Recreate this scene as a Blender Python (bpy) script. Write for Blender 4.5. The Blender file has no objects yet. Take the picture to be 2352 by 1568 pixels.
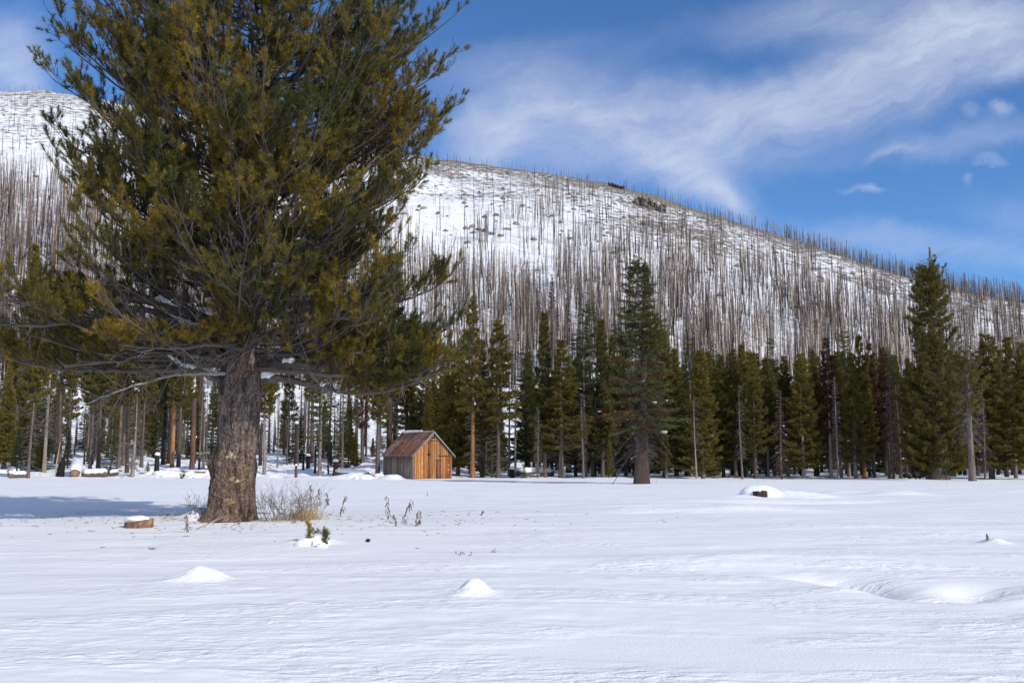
import bpy, math, numpy as np
from mathutils import Vector
rng = np.random.default_rng(11)
scene = bpy.context.scene
COL = scene.collection
# ------------------------------------------------------------------ camera maths (2352 x 1568 reading grid of the photo)
F = 2287.0; CX = 1176.0; CY = 784.0; CAMZ = 1.6
TH = math.atan((1060 - 784) / F); cT, sT = math.cos(TH), math.sin(TH)
def ray(px, py):
    a = (px - CX) / F; b = (CY - py) / F
    return np.array([a, cT - b * sT, sT + b * cT])
def P(px, py, y):
    d = ray(px, py); k = y / d[1]
    return np.array([d[0] * k, y, CAMZ + d[2] * k])
def U(px, py=1080):
    d = ray(px, py); return d[0] / d[1]
# ------------------------------------------------------------------ noise
_T2 = rng.random((256, 256)); _T3 = rng.random((64, 64, 64))
def n2(x, y):
    xi = np.floor(x).astype(np.int64); yi = np.floor(y).astype(np.int64)
    fx = x - xi; fy = y - yi
    fx = fx * fx * (3 - 2 * fx); fy = fy * fy * (3 - 2 * fy)
    a = _T2[xi & 255, yi & 255]; b = _T2[(xi + 1) & 255, yi & 255]
    c = _T2[xi & 255, (yi + 1) & 255]; d = _T2[(xi + 1) & 255, (yi + 1) & 255]
    return (a * (1 - fx) + b * fx) * (1 - fy) + (c * (1 - fx) + d * fx) * fy
def fbm(x, y, o=4):
    s = 0.0; a = 0.5; t = 0.0
    for i in range(o):
        s = s + a * n2(x + 17.3 * i, y + 9.1 * i); t += a; a *= .5; x = x * 2.03; y = y * 2.03
    return s / t
def n3(p):
    i = np.floor(p).astype(np.int64); f = p - i; f = f * f * (3 - 2 * f)
    r = 0
    for dx in (0, 1):
        for dy in (0, 1):
            for dz in (0, 1):
                w = (f[..., 0] if dx else 1 - f[..., 0]) * (f[..., 1] if dy else 1 - f[..., 1]) * (f[..., 2] if dz else 1 - f[..., 2])
                r = r + w * _T3[(i[..., 0] + dx) & 63, (i[..., 1] + dy) & 63, (i[..., 2] + dz) & 63]
    return r
def sm(a, b, x):
    t = np.clip((x - a) / (b - a), 0, 1); return t * t * (3 - 2 * t)
# ------------------------------------------------------------------ terrain
SKY = [(-400, 170), (-200, 190), (0, 212), (120, 216), (250, 238), (500, 285), (800, 340), (1060, 374), (1200, 390), (1400, 424), (1500, 450),
       (1600, 484), (1700, 512), (1850, 556), (2000, 604), (2100, 634), (2200, 662), (2352, 690), (2700, 740)]
sk_u = []; sk_e = []
for a_, b_ in SKY:
    d_ = ray(a_, b_); sk_u.append(d_[0] / d_[1]); sk_e.append(d_[2] / d_[1])
sk_u = np.array(sk_u); sk_e = np.array(sk_e)
Y0 = 230.0
def ridge_y(u): return np.interp(u, [-.6, -.3, 0, .25, .55], [1250, 1300, 1250, 1000, 760])
def prof(t): return np.where(t < 1, t + .05 * np.sin(np.pi * np.clip(t, 0, 1)), 1 - (t - 1) * .9)
def leftw(u): return 1 - sm(-.13, -.02, u)
def foot(u): return leftw(u) * 8.5 + (1 - leftw(u)) * 3.0
_ug = np.linspace(-2, 2, 401); _tg = np.linspace(.02, 1.3, 200)
_sc = []
for u_ in _ug:
    yr = ridge_y(u_); e = np.interp(u_, sk_u, sk_e); zf = foot(u_)
    zr = CAMZ + e * yr - zf
    yy = Y0 + _tg * (yr - Y0)
    lo, hi = .5, 1.3
    for _ in range(22):
        m = .5 * (lo + hi)
        if np.max((zf + zr * m * prof(_tg) - CAMZ) / yy) > e: hi = m
        else: lo = m
    _sc.append(zr * lo)
_sc = np.array(_sc)
# snow hummocks: (px, py, half-width m, depth half m, height m)
HUM = [(468, 1337, .28, .26, .15), (415, 1338, .30, .3, .06), (1090, 1371, .17, .17, .17), (1060, 1376, .2, .14, .04), (2284, 1247, .22, .3, .10),
       (1768, 1139, 1.4, .9, .28), (1850, 1140, 1.3, .8, .22), (1700, 1142, .9, .7, .12), (1560, 1175, 3.2, 1.2, .16), (1720, 1172, 2.2, 1.0, .12), (2060, 1136, 1.6, 1, .16),
       (1940, 1133, 1.3, .8, .13), (625, 1098, .9, .8, .35), (490, 1098, 1.0, .8, .35), (1205, 1103, .6, .6, .1), (720, 1252, .5, .3, .10),
       (38, 1187, .4, .5, .12), (880, 1100, 1.4, 1, .35), (900, 1102, 1.0, .8, .45), (805, 1098, 1.4, 1, .4), (835, 1098, 1, .8, .3), (780, 1100, 1.2, .8, .3),
       (1780, 1290, 2.5, 1.0, .10), (1300, 1230, 2.0, 1.5, .06), (2200, 1225, 1.8, .9, .10), (900, 1300, 2.0, 1.0, .05), (760, 1312, 1.6, .6, -.05), (1250, 1310, 1.5, .6, -.06)]
HG = [(U(a, b) * (CAMZ / -(ray(a, b)[2] / ray(a, b)[1])), CAMZ / -(ray(a, b)[2] / ray(a, b)[1]), w, dd, h) for a, b, w, dd, h in HUM]
TX, TY = P(527, 1195, 27)[0], 27.0
def gauss(x, y, cx, cy, sx, sy, a=0.0):
    c, s = math.cos(a), math.sin(a); X = (x - cx) * c + (y - cy) * s; Y = -(x - cx) * s + (y - cy) * c
    return np.exp(-(X / sx) ** 2 - (Y / sy) ** 2)
def tz(x, y):
    x = np.asarray(x, float); y = np.asarray(y, float)
    u = x / np.maximum(y, 6.0)
    w = leftw(u)
    z = .16 * (fbm(x / 17 + 3, y / 13 + 5, 3) - .5) * sm(0, 12, y) + .15 * (fbm(x / 4.5 + 40, y / 2.6 + 7, 3) - .5)
    z = z + .10 * gauss(x, y, TX - .3, TY + .4, 3.4, 2.4) + .28 * gauss(x, y, TX - .85, TY + .35, .45, .6) - .10 * gauss(x, y, TX, TY - .2, .95, .8)
    for cx, cy, sx, sy, h in HG:
        r = ((x - cx) / sx) ** 2 + ((y - cy) / sy) ** 2
        z = z + h * np.exp(-r ** 1.3) * (1 + .25 * (fbm(x * 3, y * 3, 2) - .5))
    # hollow in the lower right
    z = z - .50 * gauss(x, y, 5.15, 12.4, .70, .42, -.75) - .36 * gauss(x, y, 4.6, 13.8, .70, .40, -.9)
    z = z - .20 * gauss(x, y, 5.9, 13.0, .5, .38, .3) + .14 * gauss(x, y, 6.1, 11.6, .75, .26, .12) + .06 * gauss(x, y, 4.2, 12.6, .5, .5)
    z = z - .30 * gauss(x, y, 13.2, 42, 3.4, .9, .15) - .18 * gauss(x, y, 9, 40, 4.0, .7, -.05)
    # forest floor
    fw = sm(93, 102, y)
    z = z + fw * w * .9 * (fbm(x / 2.2 + 9, y / 2.2, 3) - .42) + fw * (1 - w) * .35 * (fbm(x / 3 + 9, y / 3, 3) - .5)
    lim = np.clip(y, 100, Y0)
    z = z + w * (lim - 100) * .060 + (1 - w) * np.clip(lim - 135, 0, None) * .03
    z = z + fw * 2.0 * (fbm(x / 22 + 31, y / 22, 3) - .5) * sm(110, 200, y)
    hm = y > Y0
    if np.any(hm):
        yr = ridge_y(u); t = (y - Y0) / (yr - Y0)
        hz = np.interp(u, _ug, _sc) * prof(t)
        rg = sm(0, .12, t)
        hz = hz + rg * (16 * (fbm(x / 140 + 5, y / 140 + 2, 3) - .5) + 5 * (fbm(x / 30, y / 30 + 8, 3) - .5)) * (1 - .55 * sm(.8, 1, t))
        hz = hz + rg * 7.0 * np.maximum(fbm(x / 18 + 60, y / 18 + 8, 3) - .60, 0)
        z = np.where(hm, z + hz, z)
    return z
def tz1(x, y): return float(tz(np.array([x]), np.array([y]))[0])
_ys = np.concatenate([np.linspace(4, 140, 1600), np.linspace(140, 1400, 2200)])
def G(px, py):
    d = ray(px, py); X = d[0] / d[1] * _ys; Z = CAMZ + d[2] / d[1] * _ys
    g = tz(X, _ys); k = np.argmax(g > Z)
    if g[k] <= Z[k]: k = 1500
    return np.array([X[k], _ys[k], g[k]])
# ------------------------------------------------------------------ mesh helpers
class Acc:
    def __init__(s): s.V = []; s.T = []; s.C = []; s.n = 0
    def add(s, V, T, C):
        V = np.asarray(V, float).reshape(-1, 3); T = np.asarray(T, np.int64).reshape(-1, 3)
        C = np.asarray(C, float)
        if C.ndim == 1: C = np.tile(C, (len(V), 1))
        s.V.append(V); s.T.append(T + s.n); s.C.append(C); s.n += len(V)
    def get(s):
        return np.concatenate(s.V), np.concatenate(s.T), np.concatenate(s.C)
def mesh_data(name, V, T, C=None, mat=None, smooth=False):
    k = T.shape[1]
    me = bpy.data.meshes.new(name)
    me.vertices.add(len(V)); me.vertices.foreach_set('co', np.ascontiguousarray(V, np.float32).ravel())
    me.loops.add(T.size); me.loops.foreach_set('vertex_index', np.ascontiguousarray(T, np.int32).ravel())
    me.polygons.add(len(T)); me.polygons.foreach_set('loop_start', np.arange(0, T.size, k, dtype=np.int32))
    me.polygons.foreach_set('loop_total', np.full(len(T), k, np.int32))
    if smooth: me.polygons.foreach_set('use_smooth', np.ones(len(T), bool))
    me.update(calc_edges=True)
    if C is not None:
        a = me.color_attributes.new('col', 'FLOAT_COLOR', 'POINT')
        C4 = np.ones((len(V), 4), np.float32); C4[:, :3] = np.clip(C, 0, 1); a.data.foreach_set('color', C4.ravel())
    if mat: me.materials.append(mat)
    return me
def link(name, data, parent=None, loc=None, rot=None, scale=None):
    o = bpy.data.objects.new(name, data); COL.objects.link(o)
    if parent: o.parent = parent
    if loc is not None: o.location = [float(v) for v in loc]
    if rot is not None: o.rotation_euler = rot
    if scale is not None: o.scale = scale
    return o
def acc_obj(name, acc, mat, parent=None, smooth=False, loc=None):
    V, T, C = acc.get()
    return link(name, mesh_data(name, V, T, C, mat, smooth), parent, loc)
def tag(o, label, cat, group=None, kind=None):
    o['label'] = label; o['category'] = cat
    if group: o['group'] = group
    if kind: o['kind'] = kind
    return o
def thing(name, label, cat, loc, group=None, rz=0):
    return tag(link(name, None, None, loc, (0, 0, rz)), label, cat, group)
def nrm(v): return v / np.maximum(np.linalg.norm(v, axis=-1, keepdims=True), 1e-9)
def tubes(PP, R, n=4, cap=False):
    PP = np.asarray(PP, float); R = np.asarray(R, float)
    if PP.ndim == 2: PP = PP[None]; R = R[None]
    N, K = R.shape
    t = nrm(np.gradient(PP, axis=1))
    ref = np.tile(np.array([.13, .31, .94]), (N, 1)); m = np.abs((nrm(PP[:, -1] - PP[:, 0]) * ref).sum(1)) > .8
    ref[m] = np.array([.93, .3, .1]); ref = nrm(ref)
    a = nrm(np.cross(t, ref[:, None])); b = np.cross(t, a)
    ang = np.arange(n) * 2 * np.pi / n
    V = PP[:, :, None] + R[:, :, None, None] * (a[:, :, None] * np.cos(ang)[None, None, :, None] + b[:, :, None] * np.sin(ang)[None, None, :, None])
    V = V.reshape(-1, 3)
    i = np.arange(N)[:, None, None] * K * n; k = np.arange(K - 1)[None, :, None] * n; j = np.arange(n)[None, None]
    A = i + k + j; B = i + k + (j + 1) % n; Cc = B + n; D = A + n
    T = np.concatenate([np.stack([A, Cc, B], -1).reshape(-1, 3), np.stack([A, D, Cc], -1).reshape(-1, 3)])
    if cap:
        for e, fl in ((0, 0), (K - 1, 1)):
            for q in range(N):
                base = q * K * n + e * n; c = len(V); V = np.vstack([V, PP[q, e]])
                jj = np.arange(n)
                tt = np.stack([base + jj, base + (jj + 1) % n, np.full(n, c)], -1)
                T = np.vstack([T, tt if not fl else tt[:, ::-1]])
    return V, T
def blob(c, s, n=10, rough=.15, seed=0, flat=0.0, nr=6):
    """ lumpy dome / boulder. flat: how far the underside is cut """
    V = []; lat = np.linspace(-np.pi / 2 * (1 - flat), np.pi / 2, nr)
    for la in lat:
        for k in range(n):
            lo = 2 * np.pi * k / n; V.append((math.cos(la) * math.cos(lo), math.cos(la) * math.sin(lo), math.sin(la)))
    V = np.array(V); q = n3(V * 1.7 + seed * 3.7 + 20); q2 = n3(V * 4.1 + seed * 1.3 + 40)
    V = V * (1 + rough * 2 * (q - .5) + rough * (q2 - .5))[:, None]
    V = V * np.array(s) + np.array(c)
    T = []
    for i in range(nr - 1):
        for k in range(n):
            a = i * n + k; b = i * n + (k + 1) % n; T += [(a, b, b + n), (a, b + n, a + n)]
    return V, np.array(T)
def box(c0, c1):
    x0, y0, z0 = c0; x1, y1, z1 = c1
    V = np.array([(x0, y0, z0), (x1, y0, z0), (x1, y1, z0), (x0, y1, z0), (x0, y0, z1), (x1, y0, z1), (x1, y1, z1), (x0, y1, z1)])
    T = np.array([(0, 2, 1), (0, 3, 2), (4, 5, 6), (4, 6, 7), (0, 1, 5), (0, 5, 4), (1, 2, 6), (1, 6, 5), (2, 3, 7), (2, 7, 6), (3, 0, 4), (3, 4, 7)])
    return V, T
# ------------------------------------------------------------------ materials
def new_mat(name):
    m = bpy.data.materials.new(name); m.use_nodes = True; nt = m.node_tree
    return m, nt, nt.nodes, nt.links, nt.nodes['Principled BSDF']
def mat_attr(name, rough=.8, var=.0, vs=8.0, bump=0.0, bs=20.0, transl=0.0, stretch=(1, 1, 1), spec=.2):
    m, nt, N, L, pb = new_mat(name)
    at = N.new('ShaderNodeAttribute'); at.attribute_name = 'col'
    out = at.outputs['Color']
    tc = N.new('ShaderNodeTexCoord')
    if var > 0:
        mp = N.new('ShaderNodeMapping'); mp.inputs['Scale'].default_value = stretch; L.new(tc.outputs['Object'], mp.inputs['Vector'])
        no = N.new('ShaderNodeTexNoise'); no.inputs['Scale'].default_value = vs; no.inputs['Detail'].default_value = 5; no.inputs['Roughness'].default_value = .65
        L.new(mp.outputs[0], no.inputs['Vector'])
        mr = N.new('ShaderNodeMapRange'); mr.inputs['From Min'].default_value = .28; mr.inputs['From Max'].default_value = .72
        mr.inputs['To Min'].default_value = 1 - var; mr.inputs['To Max'].default_value = 1 + var; L.new(no.outputs['Fac'], mr.inputs['Value'])
        mx = N.new('ShaderNodeVectorMath'); mx.operation = 'SCALE'; L.new(out, mx.inputs[0]); L.new(mr.outputs[0], mx.inputs['Scale']); out = mx.outputs[0]
        if bump > 0:
            bp = N.new('ShaderNodeBump'); bp.inputs['Strength'].default_value = 1; bp.inputs['Distance'].default_value = bump
            n_b = N.new('ShaderNodeTexNoise'); n_b.inputs['Scale'].default_value = bs; n_b.inputs['Detail'].default_value = 5; L.new(mp.outputs[0], n_b.inputs['Vector'])
            L.new(n_b.outputs['Fac'], bp.inputs['Height']); L.new(bp.outputs[0], pb.inputs['Normal'])
    L.new(out, pb.inputs['Base Color']); pb.inputs['Roughness'].default_value = rough; pb.inputs['Specular IOR Level'].default_value = spec
    if transl > 0:
        tr = N.new('ShaderNodeBsdfTranslucent'); L.new(out, tr.inputs['Color'])
        ms = N.new('ShaderNodeMixShader'); ms.inputs[0].default_value = transl
        L.new(pb.outputs[0], ms.inputs[1]); L.new(tr.outputs[0], ms.inputs[2]); L.new(ms.outputs[0], N['Material Output'].inputs['Surface'])
    return m
M_needle = mat_attr('pine_needles', .55, transl=.25, spec=.3)
M_twig = mat_attr('twig_bark', .85)
M_bark = mat_attr('tree_bark', .9, var=.45, vs=3.0, bump=.03, bs=9, stretch=(3, 3, .6))
M_bigbark = mat_attr('old_pine_bark', .9, var=.8, vs=24.0, bump=.06, bs=24, stretch=(1.0, 1.0, .8))
M_snag = mat_attr('burnt_wood', .9)
M_board = mat_attr('weathered_boards', .85, var=.5, vs=3.0, bump=.006, bs=12, stretch=(9, 9, .5))
M_tin = mat_attr('rusty_tin', .85, var=.5, vs=2.5, bump=.004, bs=14, spec=.15)
M_char = mat_attr('charred_wood', .8, var=.5, vs=8, bump=.02, bs=16, stretch=(2, 2, .4))
M_rock = mat_attr('granite', .9, var=.35, vs=1.2, bump=.15, bs=2.0)
def snow_mat(name, ripple=0.0, rock=False):
    m, nt, N, L, pb = new_mat(name)
    tc = N.new('ShaderNodeTexCoord'); geo = N.new('ShaderNodeNewGeometry')
    pb.inputs['Base Color'].default_value = (.87, .865, .865, 1); pb.inputs['Roughness'].default_value = .6; pb.inputs['Specular IOR Level'].default_value = .25
    if ripple > 0:
        mp = N.new('ShaderNodeMapping'); mp.inputs['Scale'].default_value = (4.6, 9.5, 3); mp.inputs['Rotation'].default_value = (0, 0, -.12); L.new(geo.outputs['Position'], mp.inputs['Vector'])
        r = N.new('ShaderNodeTexNoise'); r.inputs['Scale'].default_value = 1.0; r.inputs['Detail'].default_value = 3; r.inputs['Roughness'].default_value = .5; r.inputs['Distortion'].default_value = .6
        L.new(mp.outputs[0], r.inputs['Vector'])
        mp2 = N.new('ShaderNodeMapping'); mp2.inputs['Scale'].default_value = (.28, .75, .3); mp2.inputs['Rotation'].default_value = (0, 0, -.15); L.new(geo.outputs['Position'], mp2.inputs['Vector'])
        k = N.new('ShaderNodeTexNoise'); k.inputs['Scale'].default_value = 1; k.inputs['Detail'].default_value = 4; L.new(mp2.outputs[0], k.inputs['Vector'])
        kr = N.new('ShaderNodeMapRange'); kr.inputs['From Min'].default_value = .44; kr.inputs['From Max'].default_value = .58; kr.inputs['To Min'].default_value = .03; kr.inputs['To Max'].default_value = 1
        L.new(k.outputs['Fac'], kr.inputs['Value'])
        mul = N.new('ShaderNodeMath'); mul.operation = 'MULTIPLY'; L.new(r.outputs['Fac'], mul.inputs[0]); L.new(kr.outputs[0], mul.inputs[1])
        g = N.new('ShaderNodeTexNoise'); g.inputs['Scale'].default_value = 38; g.inputs['Detail'].default_value = 2; L.new(geo.outputs['Position'], g.inputs['Vector'])
        g2 = N.new('ShaderNodeMath'); g2.operation = 'MULTIPLY_ADD'; g2.inputs[1].default_value = .10; L.new(g.outputs['Fac'], g2.inputs[0]); L.new(mul.outputs[0], g2.inputs[2])
        b = N.new('ShaderNodeBump'); b.inputs['Strength'].default_value = 1; b.inputs['Distance'].default_value = ripple; L.new(g2.outputs[0], b.inputs['Height']); L.new(b.outputs[0], pb.inputs['Normal'])
    if rock:
        mp = N.new('ShaderNodeMapping'); mp.inputs['Scale'].default_value = (.16, .10, .5); L.new(geo.outputs['Position'], mp.inputs['Vector'])
        r = N.new('ShaderNodeTexNoise'); r.inputs['Scale'].default_value = 1.0; r.inputs['Detail'].default_value = 7; r.inputs['Roughness'].default_value = .72; L.new(mp.outputs[0], r.inputs['Vector'])
        mp2 = N.new('ShaderNodeMapping'); mp2.inputs['Scale'].default_value = (.011, .011, .011); L.new(geo.outputs['Position'], mp2.inputs['Vector'])
        k = N.new('ShaderNodeTexNoise'); k.inputs['Scale'].default_value = 1; k.inputs['Detail'].default_value = 3; L.new(mp2.outputs[0], k.inputs['Vector'])
        at = N.new('ShaderNodeAttribute'); at.attribute_name = 'col'; sx = N.new('ShaderNodeSeparateXYZ'); L.new(at.outputs['Vector'], sx.inputs[0])
        s1 = N.new('ShaderNodeMath'); s1.operation = 'MULTIPLY_ADD'; s1.inputs[1].default_value = .32; L.new(k.outputs['Fac'], s1.inputs[0]); L.new(r.outputs['Fac'], s1.inputs[2])
        s2 = N.new('ShaderNodeMath'); s2.operation = 'MULTIPLY_ADD'; s2.inputs[1].default_value = .50; L.new(sx.outputs[0], s2.inputs[0]); L.new(s1.outputs[0], s2.inputs[2])
        mr = N.new('ShaderNodeMapRange'); mr.inputs['From Min'].default_value = .775; mr.inputs['From Max'].default_value = .80; L.new(s2.outputs[0], mr.inputs['Value'])
        cn = N.new('ShaderNodeTexNoise'); cn.inputs['Scale'].default_value = .8; cn.inputs['Detail'].default_value = 4; L.new(geo.outputs['Position'], cn.inputs['Vector'])
        cr = N.new('ShaderNodeValToRGB'); cr.color_ramp.elements[0].color = (.09, .075, .055, 1); cr.color_ramp.elements[1].color = (.34, .30, .26, 1)
        cr.color_ramp.elements[0].position = .35; cr.color_ramp.elements[1].position = .65; L.new(cn.outputs['Fac'], cr.inputs[0])
        mx = N.new('ShaderNodeMixRGB'); mx.inputs[1].default_value = (.87, .865, .865, 1); L.new(mr.outputs[0], mx.inputs[0]); L.new(cr.outputs[0], mx.inputs[2]); L.new(mx.outputs[0], pb.inputs['Base Color'])
        b = N.new('ShaderNodeBump'); b.inputs['Strength'].default_value = 1; b.inputs['Distance'].default_value = 1.2; L.new(r.outputs['Fac'], b.inputs['Height']); L.new(b.outputs[0], pb.inputs['Normal'])
    return m
M_snow = snow_mat('meadow_snow', ripple=.055)
M_hill = snow_mat('hillside_snow_and_rock', rock=True)
M_cap = snow_mat('fresh_snow', ripple=.012)
# ------------------------------------------------------------------ ground + hillside
def grid_mesh(name, us, ys, off, mat, detail=False, rockattr=False):
    Ug, Yg = np.meshgrid(us, ys); X = Ug * (Yg + off); Z = tz(X, Yg)
    if detail:
        m = sm(.44, .6, fbm(X / 3.6 + 11, Yg / 1.7 + 3, 3)) * .85 + .15
        rp = fbm(X / .30 + 2, Yg / .16 + 3 + .5 * X, 2) - .5
        Z = Z + .024 * m * rp * (1 - sm(14, 34, Yg)) + .03 * m * (fbm(X / 1.3, Yg / .55 + .1 * X, 3) - .5) * (1 - sm(30, 70, Yg))
    V = np.stack([X, Yg, Z], -1).reshape(-1, 3)
    nr, nc = len(ys), len(us)
    i = (np.arange(nr - 1) * nc)[:, None] + np.arange(nc - 1)[None]
    Q = np.stack([i, i + 1, i + 1 + nc, i + nc], -1).reshape(-1, 4)
    C = None
    if rockattr:
        uu = X / Yg; t = (Yg - Y0) / (ridge_y(uu) - Y0)
        r = .9 * sm(.62, 1.0, t) * sm(-.2, .02, uu) + .35 * sm(.9, 1.0, t) + .60 * sm(.25, .55, t)
        # stony outcrop near the right shoulder
        g0 = G(1490, 520); r = r + .25 * sm(-.12, -.06, uu) * sm(.45, .62, t) + .5 * np.exp(-((X - g0[0]) / 60) ** 2 - ((Yg - g0[1]) / 70) ** 2)
        C = np.stack([r, r, r], -1).reshape(-1, 3) / 3.0
    o = link(name, mesh_data(name, V, Q, C, mat, True)); o['kind'] = 'structure'
    return o
outer = lambda a, b, n: np.linspace(a, b, n)
us = np.concatenate([-outer(2.2, .46, 60)[:-1], np.arange(-.46, .46, .0014), outer(.46, 2.2, 60)])
ys = np.concatenate([[-60, -30, -15, -8, -4, -1, 1.0, 2.0], np.exp(np.arange(math.log(3.0), math.log(135), .0052)), np.linspace(136, Y0, 50)])
# near the camera the sheet must be wide: x = u*(y+off) with off = 64 for the coarse apron rows
def ground():
    off = 12.0
    apron = np.linspace(-90, 1.9, 24)
    g = grid_mesh('snow_ground', us, ys[ys >= 2.0], off, M_snow, detail=True)
    # apron of snow behind and beside the camera, a little lower so that nothing is coplanar
    V = []; 
    xs = np.linspace(-180, 180, 37); yv = np.linspace(-120, 2.3, 20)
    Xg, Yg = np.meshgrid(xs, yv); V = np.stack([Xg, Yg, tz(Xg, Yg) - .02], -1).reshape(-1, 3)
    i = (np.arange(19) * 37)[:, None] + np.arange(36)[None]; Q = np.stack([i, i + 1, i + 38, i + 37], -1).reshape(-1, 4)
    o = link('snow_ground_behind', mesh_data('snow_ground_behind', V, Q, None, M_snow, True)); o['kind'] = 'structure'
ground()
uh = np.concatenate([-outer(2.2, .62, 40)[:-1], np.arange(-.62, .62, .0028), outer(.62, 2.2, 40)])
th = np.linspace(0, 1, 330)
# hillside rows share the range of the ridge
ys_h = np.concatenate([np.exp(np.linspace(math.log(Y0), math.log(1450), 380)), np.linspace(1500, 2200, 10)])
grid_mesh('hillside', uh, ys_h, 0.01, M_hill, rockattr=True)
# ------------------------------------------------------------------ burnt snags on the hillside
def snag_variant(seed, H=16.0):
    r = np.random.default_rng(seed); A = Acc()
    lean = r.uniform(-.6, .6, 2); K = 7; s = np.linspace(0, 1, K); brk = r.random() < .3
    PP = np.stack([lean[0] * s, lean[1] * s, s * H - .3], -1)
    R = (.10 * (1 - s) ** .6 + .03) * r.uniform(.75, 1.35)
    V, T = tubes(PP, R, 5)
    top = np.array([(.13, .10, .09), (.24, .18, .15), (.17, .14, .13), (.46, .36, .26)][seed % 4]); char = np.array([.022, .02, .02])
    ch = r.uniform(.1, .8); k = np.repeat(sm(ch - .15, ch + .2, s), 5)[:, None]
    C = char * (1 - k) + top * k; C = C * r.uniform(.75, 1.25, (len(V), 1))
    A.add(V, T, C)
    n = [150, 80, 120, 36][seed % 4]
    if brk: R = R + .03
    z = r.uniform(.16, .98, n) ** .65; L = (1.15 * (1 - z) + .35) * r.uniform(.4, 1.1, n); ph = r.uniform(0, 6.283, n)
    o = np.stack([lean[0] * z, lean[1] * z, z * H - .3], -1)
    d = np.stack([np.cos(ph), np.sin(ph), r.uniform(-.5, .35, n)], -1)
    wv = np.array([0, 0, 1.]) * .05
    V = np.stack([o - wv, o + wv, o + d * L[:, None]], 1).reshape(-1, 3); T = np.arange(n * 3).reshape(-1, 3)
    tc = np.array([(.10, .075, .068), (.15, .11, .095)][seed % 2]); A.add(V, T, np.repeat(tc * r.uniform(.7, 1.3, (n, 1)), 3, 0))
    return A.get()
SV = [snag_variant(i) for i in range(12)]
def skyline(px): return np.interp(px, [a for a, b in SKY], [b for a, b in SKY])
def coverage(px, py):
    sk = skyline(px)
    d = np.full(px.shape, 1.0)
    low = np.interp(px, [-200, 120, 300, 600, 880, 1000, 1120, 1250, 1330, 1420, 1520, 1620], [330, 395, 470, 540, 560, 600, 620, 610, 540, 505, 520, 500])
    d = np.where(py < low, .13 + .55 * sm(.55, .75, n2(px / 45 + 7, py / 55)) * sm(900, 1250, px), d)
    d = np.where((py >= low) & (py < low + 60), .2 + .8 * (py - low) / 60, d)
    band = np.interp(px, [1400, 1600, 1800, 1950, 2100], [545, 556, 590, 622, 660])
    m = (px > 1420) & (px < 2120) & (np.abs(py - band) < 13); d = np.where(m, .22, d)
    m = (px > 1500) & (py < band - 13); d = np.where(m, .75, d)
    m = (px > 1500) & (px < 2050) & (py < sk + 22); d = np.where(m, .25, d)
    d = d * (1 - .75 * np.exp(-((px - 1080) / 110) ** 2 - ((py - 800) / 75) ** 2))
    d = d * (1 - .7 * np.exp(-((px - 960) / 60) ** 2 - ((py - 690) / 60) ** 2))
    d = d * (1 - .6 * np.exp(-((px - 2260) / 60) ** 2 - ((py - 800) / 22) ** 2)) * (1 - .4 * np.exp(-((px - 1850) / 200) ** 2 - ((py - 800) / 40) ** 2))
    d = d * (.30 + 1.15 * sm(.32, .66, fbm(px / 42 + 3, py / 60 + 1, 4)))
    return np.clip(d, 0, 1.3)
Ncand = 45000
cpx = rng.uniform(-420, 2720, Ncand); cpy = rng.uniform(195, 905, Ncand)
okm = (cpy > skyline(cpx) + 2) & (rng.random(Ncand) < coverage(cpx, cpy) * (.78 + .22 * sm(1500, 2050, cpx)))
cpx = cpx[okm]; cpy = cpy[okm]
def hill_hit(px, py):
    """ vectorised ray march on the hillside """
    a = (px - CX) / F; b = (CY - py) / F; d1 = cT - b * sT; uu = a / d1; ee = (sT + b * cT) / d1
    yv = np.linspace(205, 1400, 400); ug = np.linspace(-.8, .8, 801)
    if not hasattr(hill_hit, 'E'):
        Ug, Yg = np.meshgrid(ug, yv, indexing='ij'); hill_hit.E = np.maximum.accumulate((tz(Ug * Yg, Yg) - CAMZ) / Yg, axis=1)
    E = hill_hit.E[np.clip(np.round((uu + .8) / .002).astype(int), 0, 800)]
    k = (E > ee[:, None]).argmax(1); best = np.where(E[:, -1] > ee, yv[k], -1.0)
    return uu * best, best
sx_, sy_ = hill_hit(cpx, cpy); g_ = sy_ > 0
sx_, sy_, spx = sx_[g_], sy_[g_], cpx[g_]
# extra snags along and just behind the ridge
nr_ = 900
rpx = np.concatenate([rng.uniform(-100, 1500, 330), rng.uniform(1500, 1800, 150), rng.uniform(1800, 2720, 1500)]); ru = np.array([U(p, skyline(p)) for p in rpx])
ry = ridge_y(ru) * rng.uniform(.92, 1.03, len(rpx)); 
sx_ = np.concatenate([sx_, ru * ry]); sy_ = np.concatenate([sy_, ry]); spx = np.concatenate([spx, rpx])
sz_ = tz(sx_, sy_)
hgt = rng.uniform(.45, 1.3, len(sx_)) * np.interp(sy_, [250, 500, 900, 1300], [15.5, 14.5, 12.5, 10])
order = np.argsort(-hgt / sy_); near = order[:300]; far = order[300:]
var = rng.integers(0, 12, len(sx_)); rot = rng.uniform(0, 6.28, len(sx_))
meshes_sv = [mesh_data('burnt_snag', *SV[i], M_snag) for i in range(12)]
for q in near:
    o = link('burnt_snag', meshes_sv[var[q]], None, (sx_[q], sy_[q], sz_[q]), (rng.normal(0, .02), rng.normal(0, .025), rot[q]), (hgt[q] / 16 * 1.1,) * 2 + (hgt[q] / 16,))
    tag(o, 'charred bare snag standing on the lower snowy hillside behind the green trees', 'dead tree', 'burnt snags on the lower hillside')
FV = []; FT = []; FC = []; nb = 0
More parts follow.
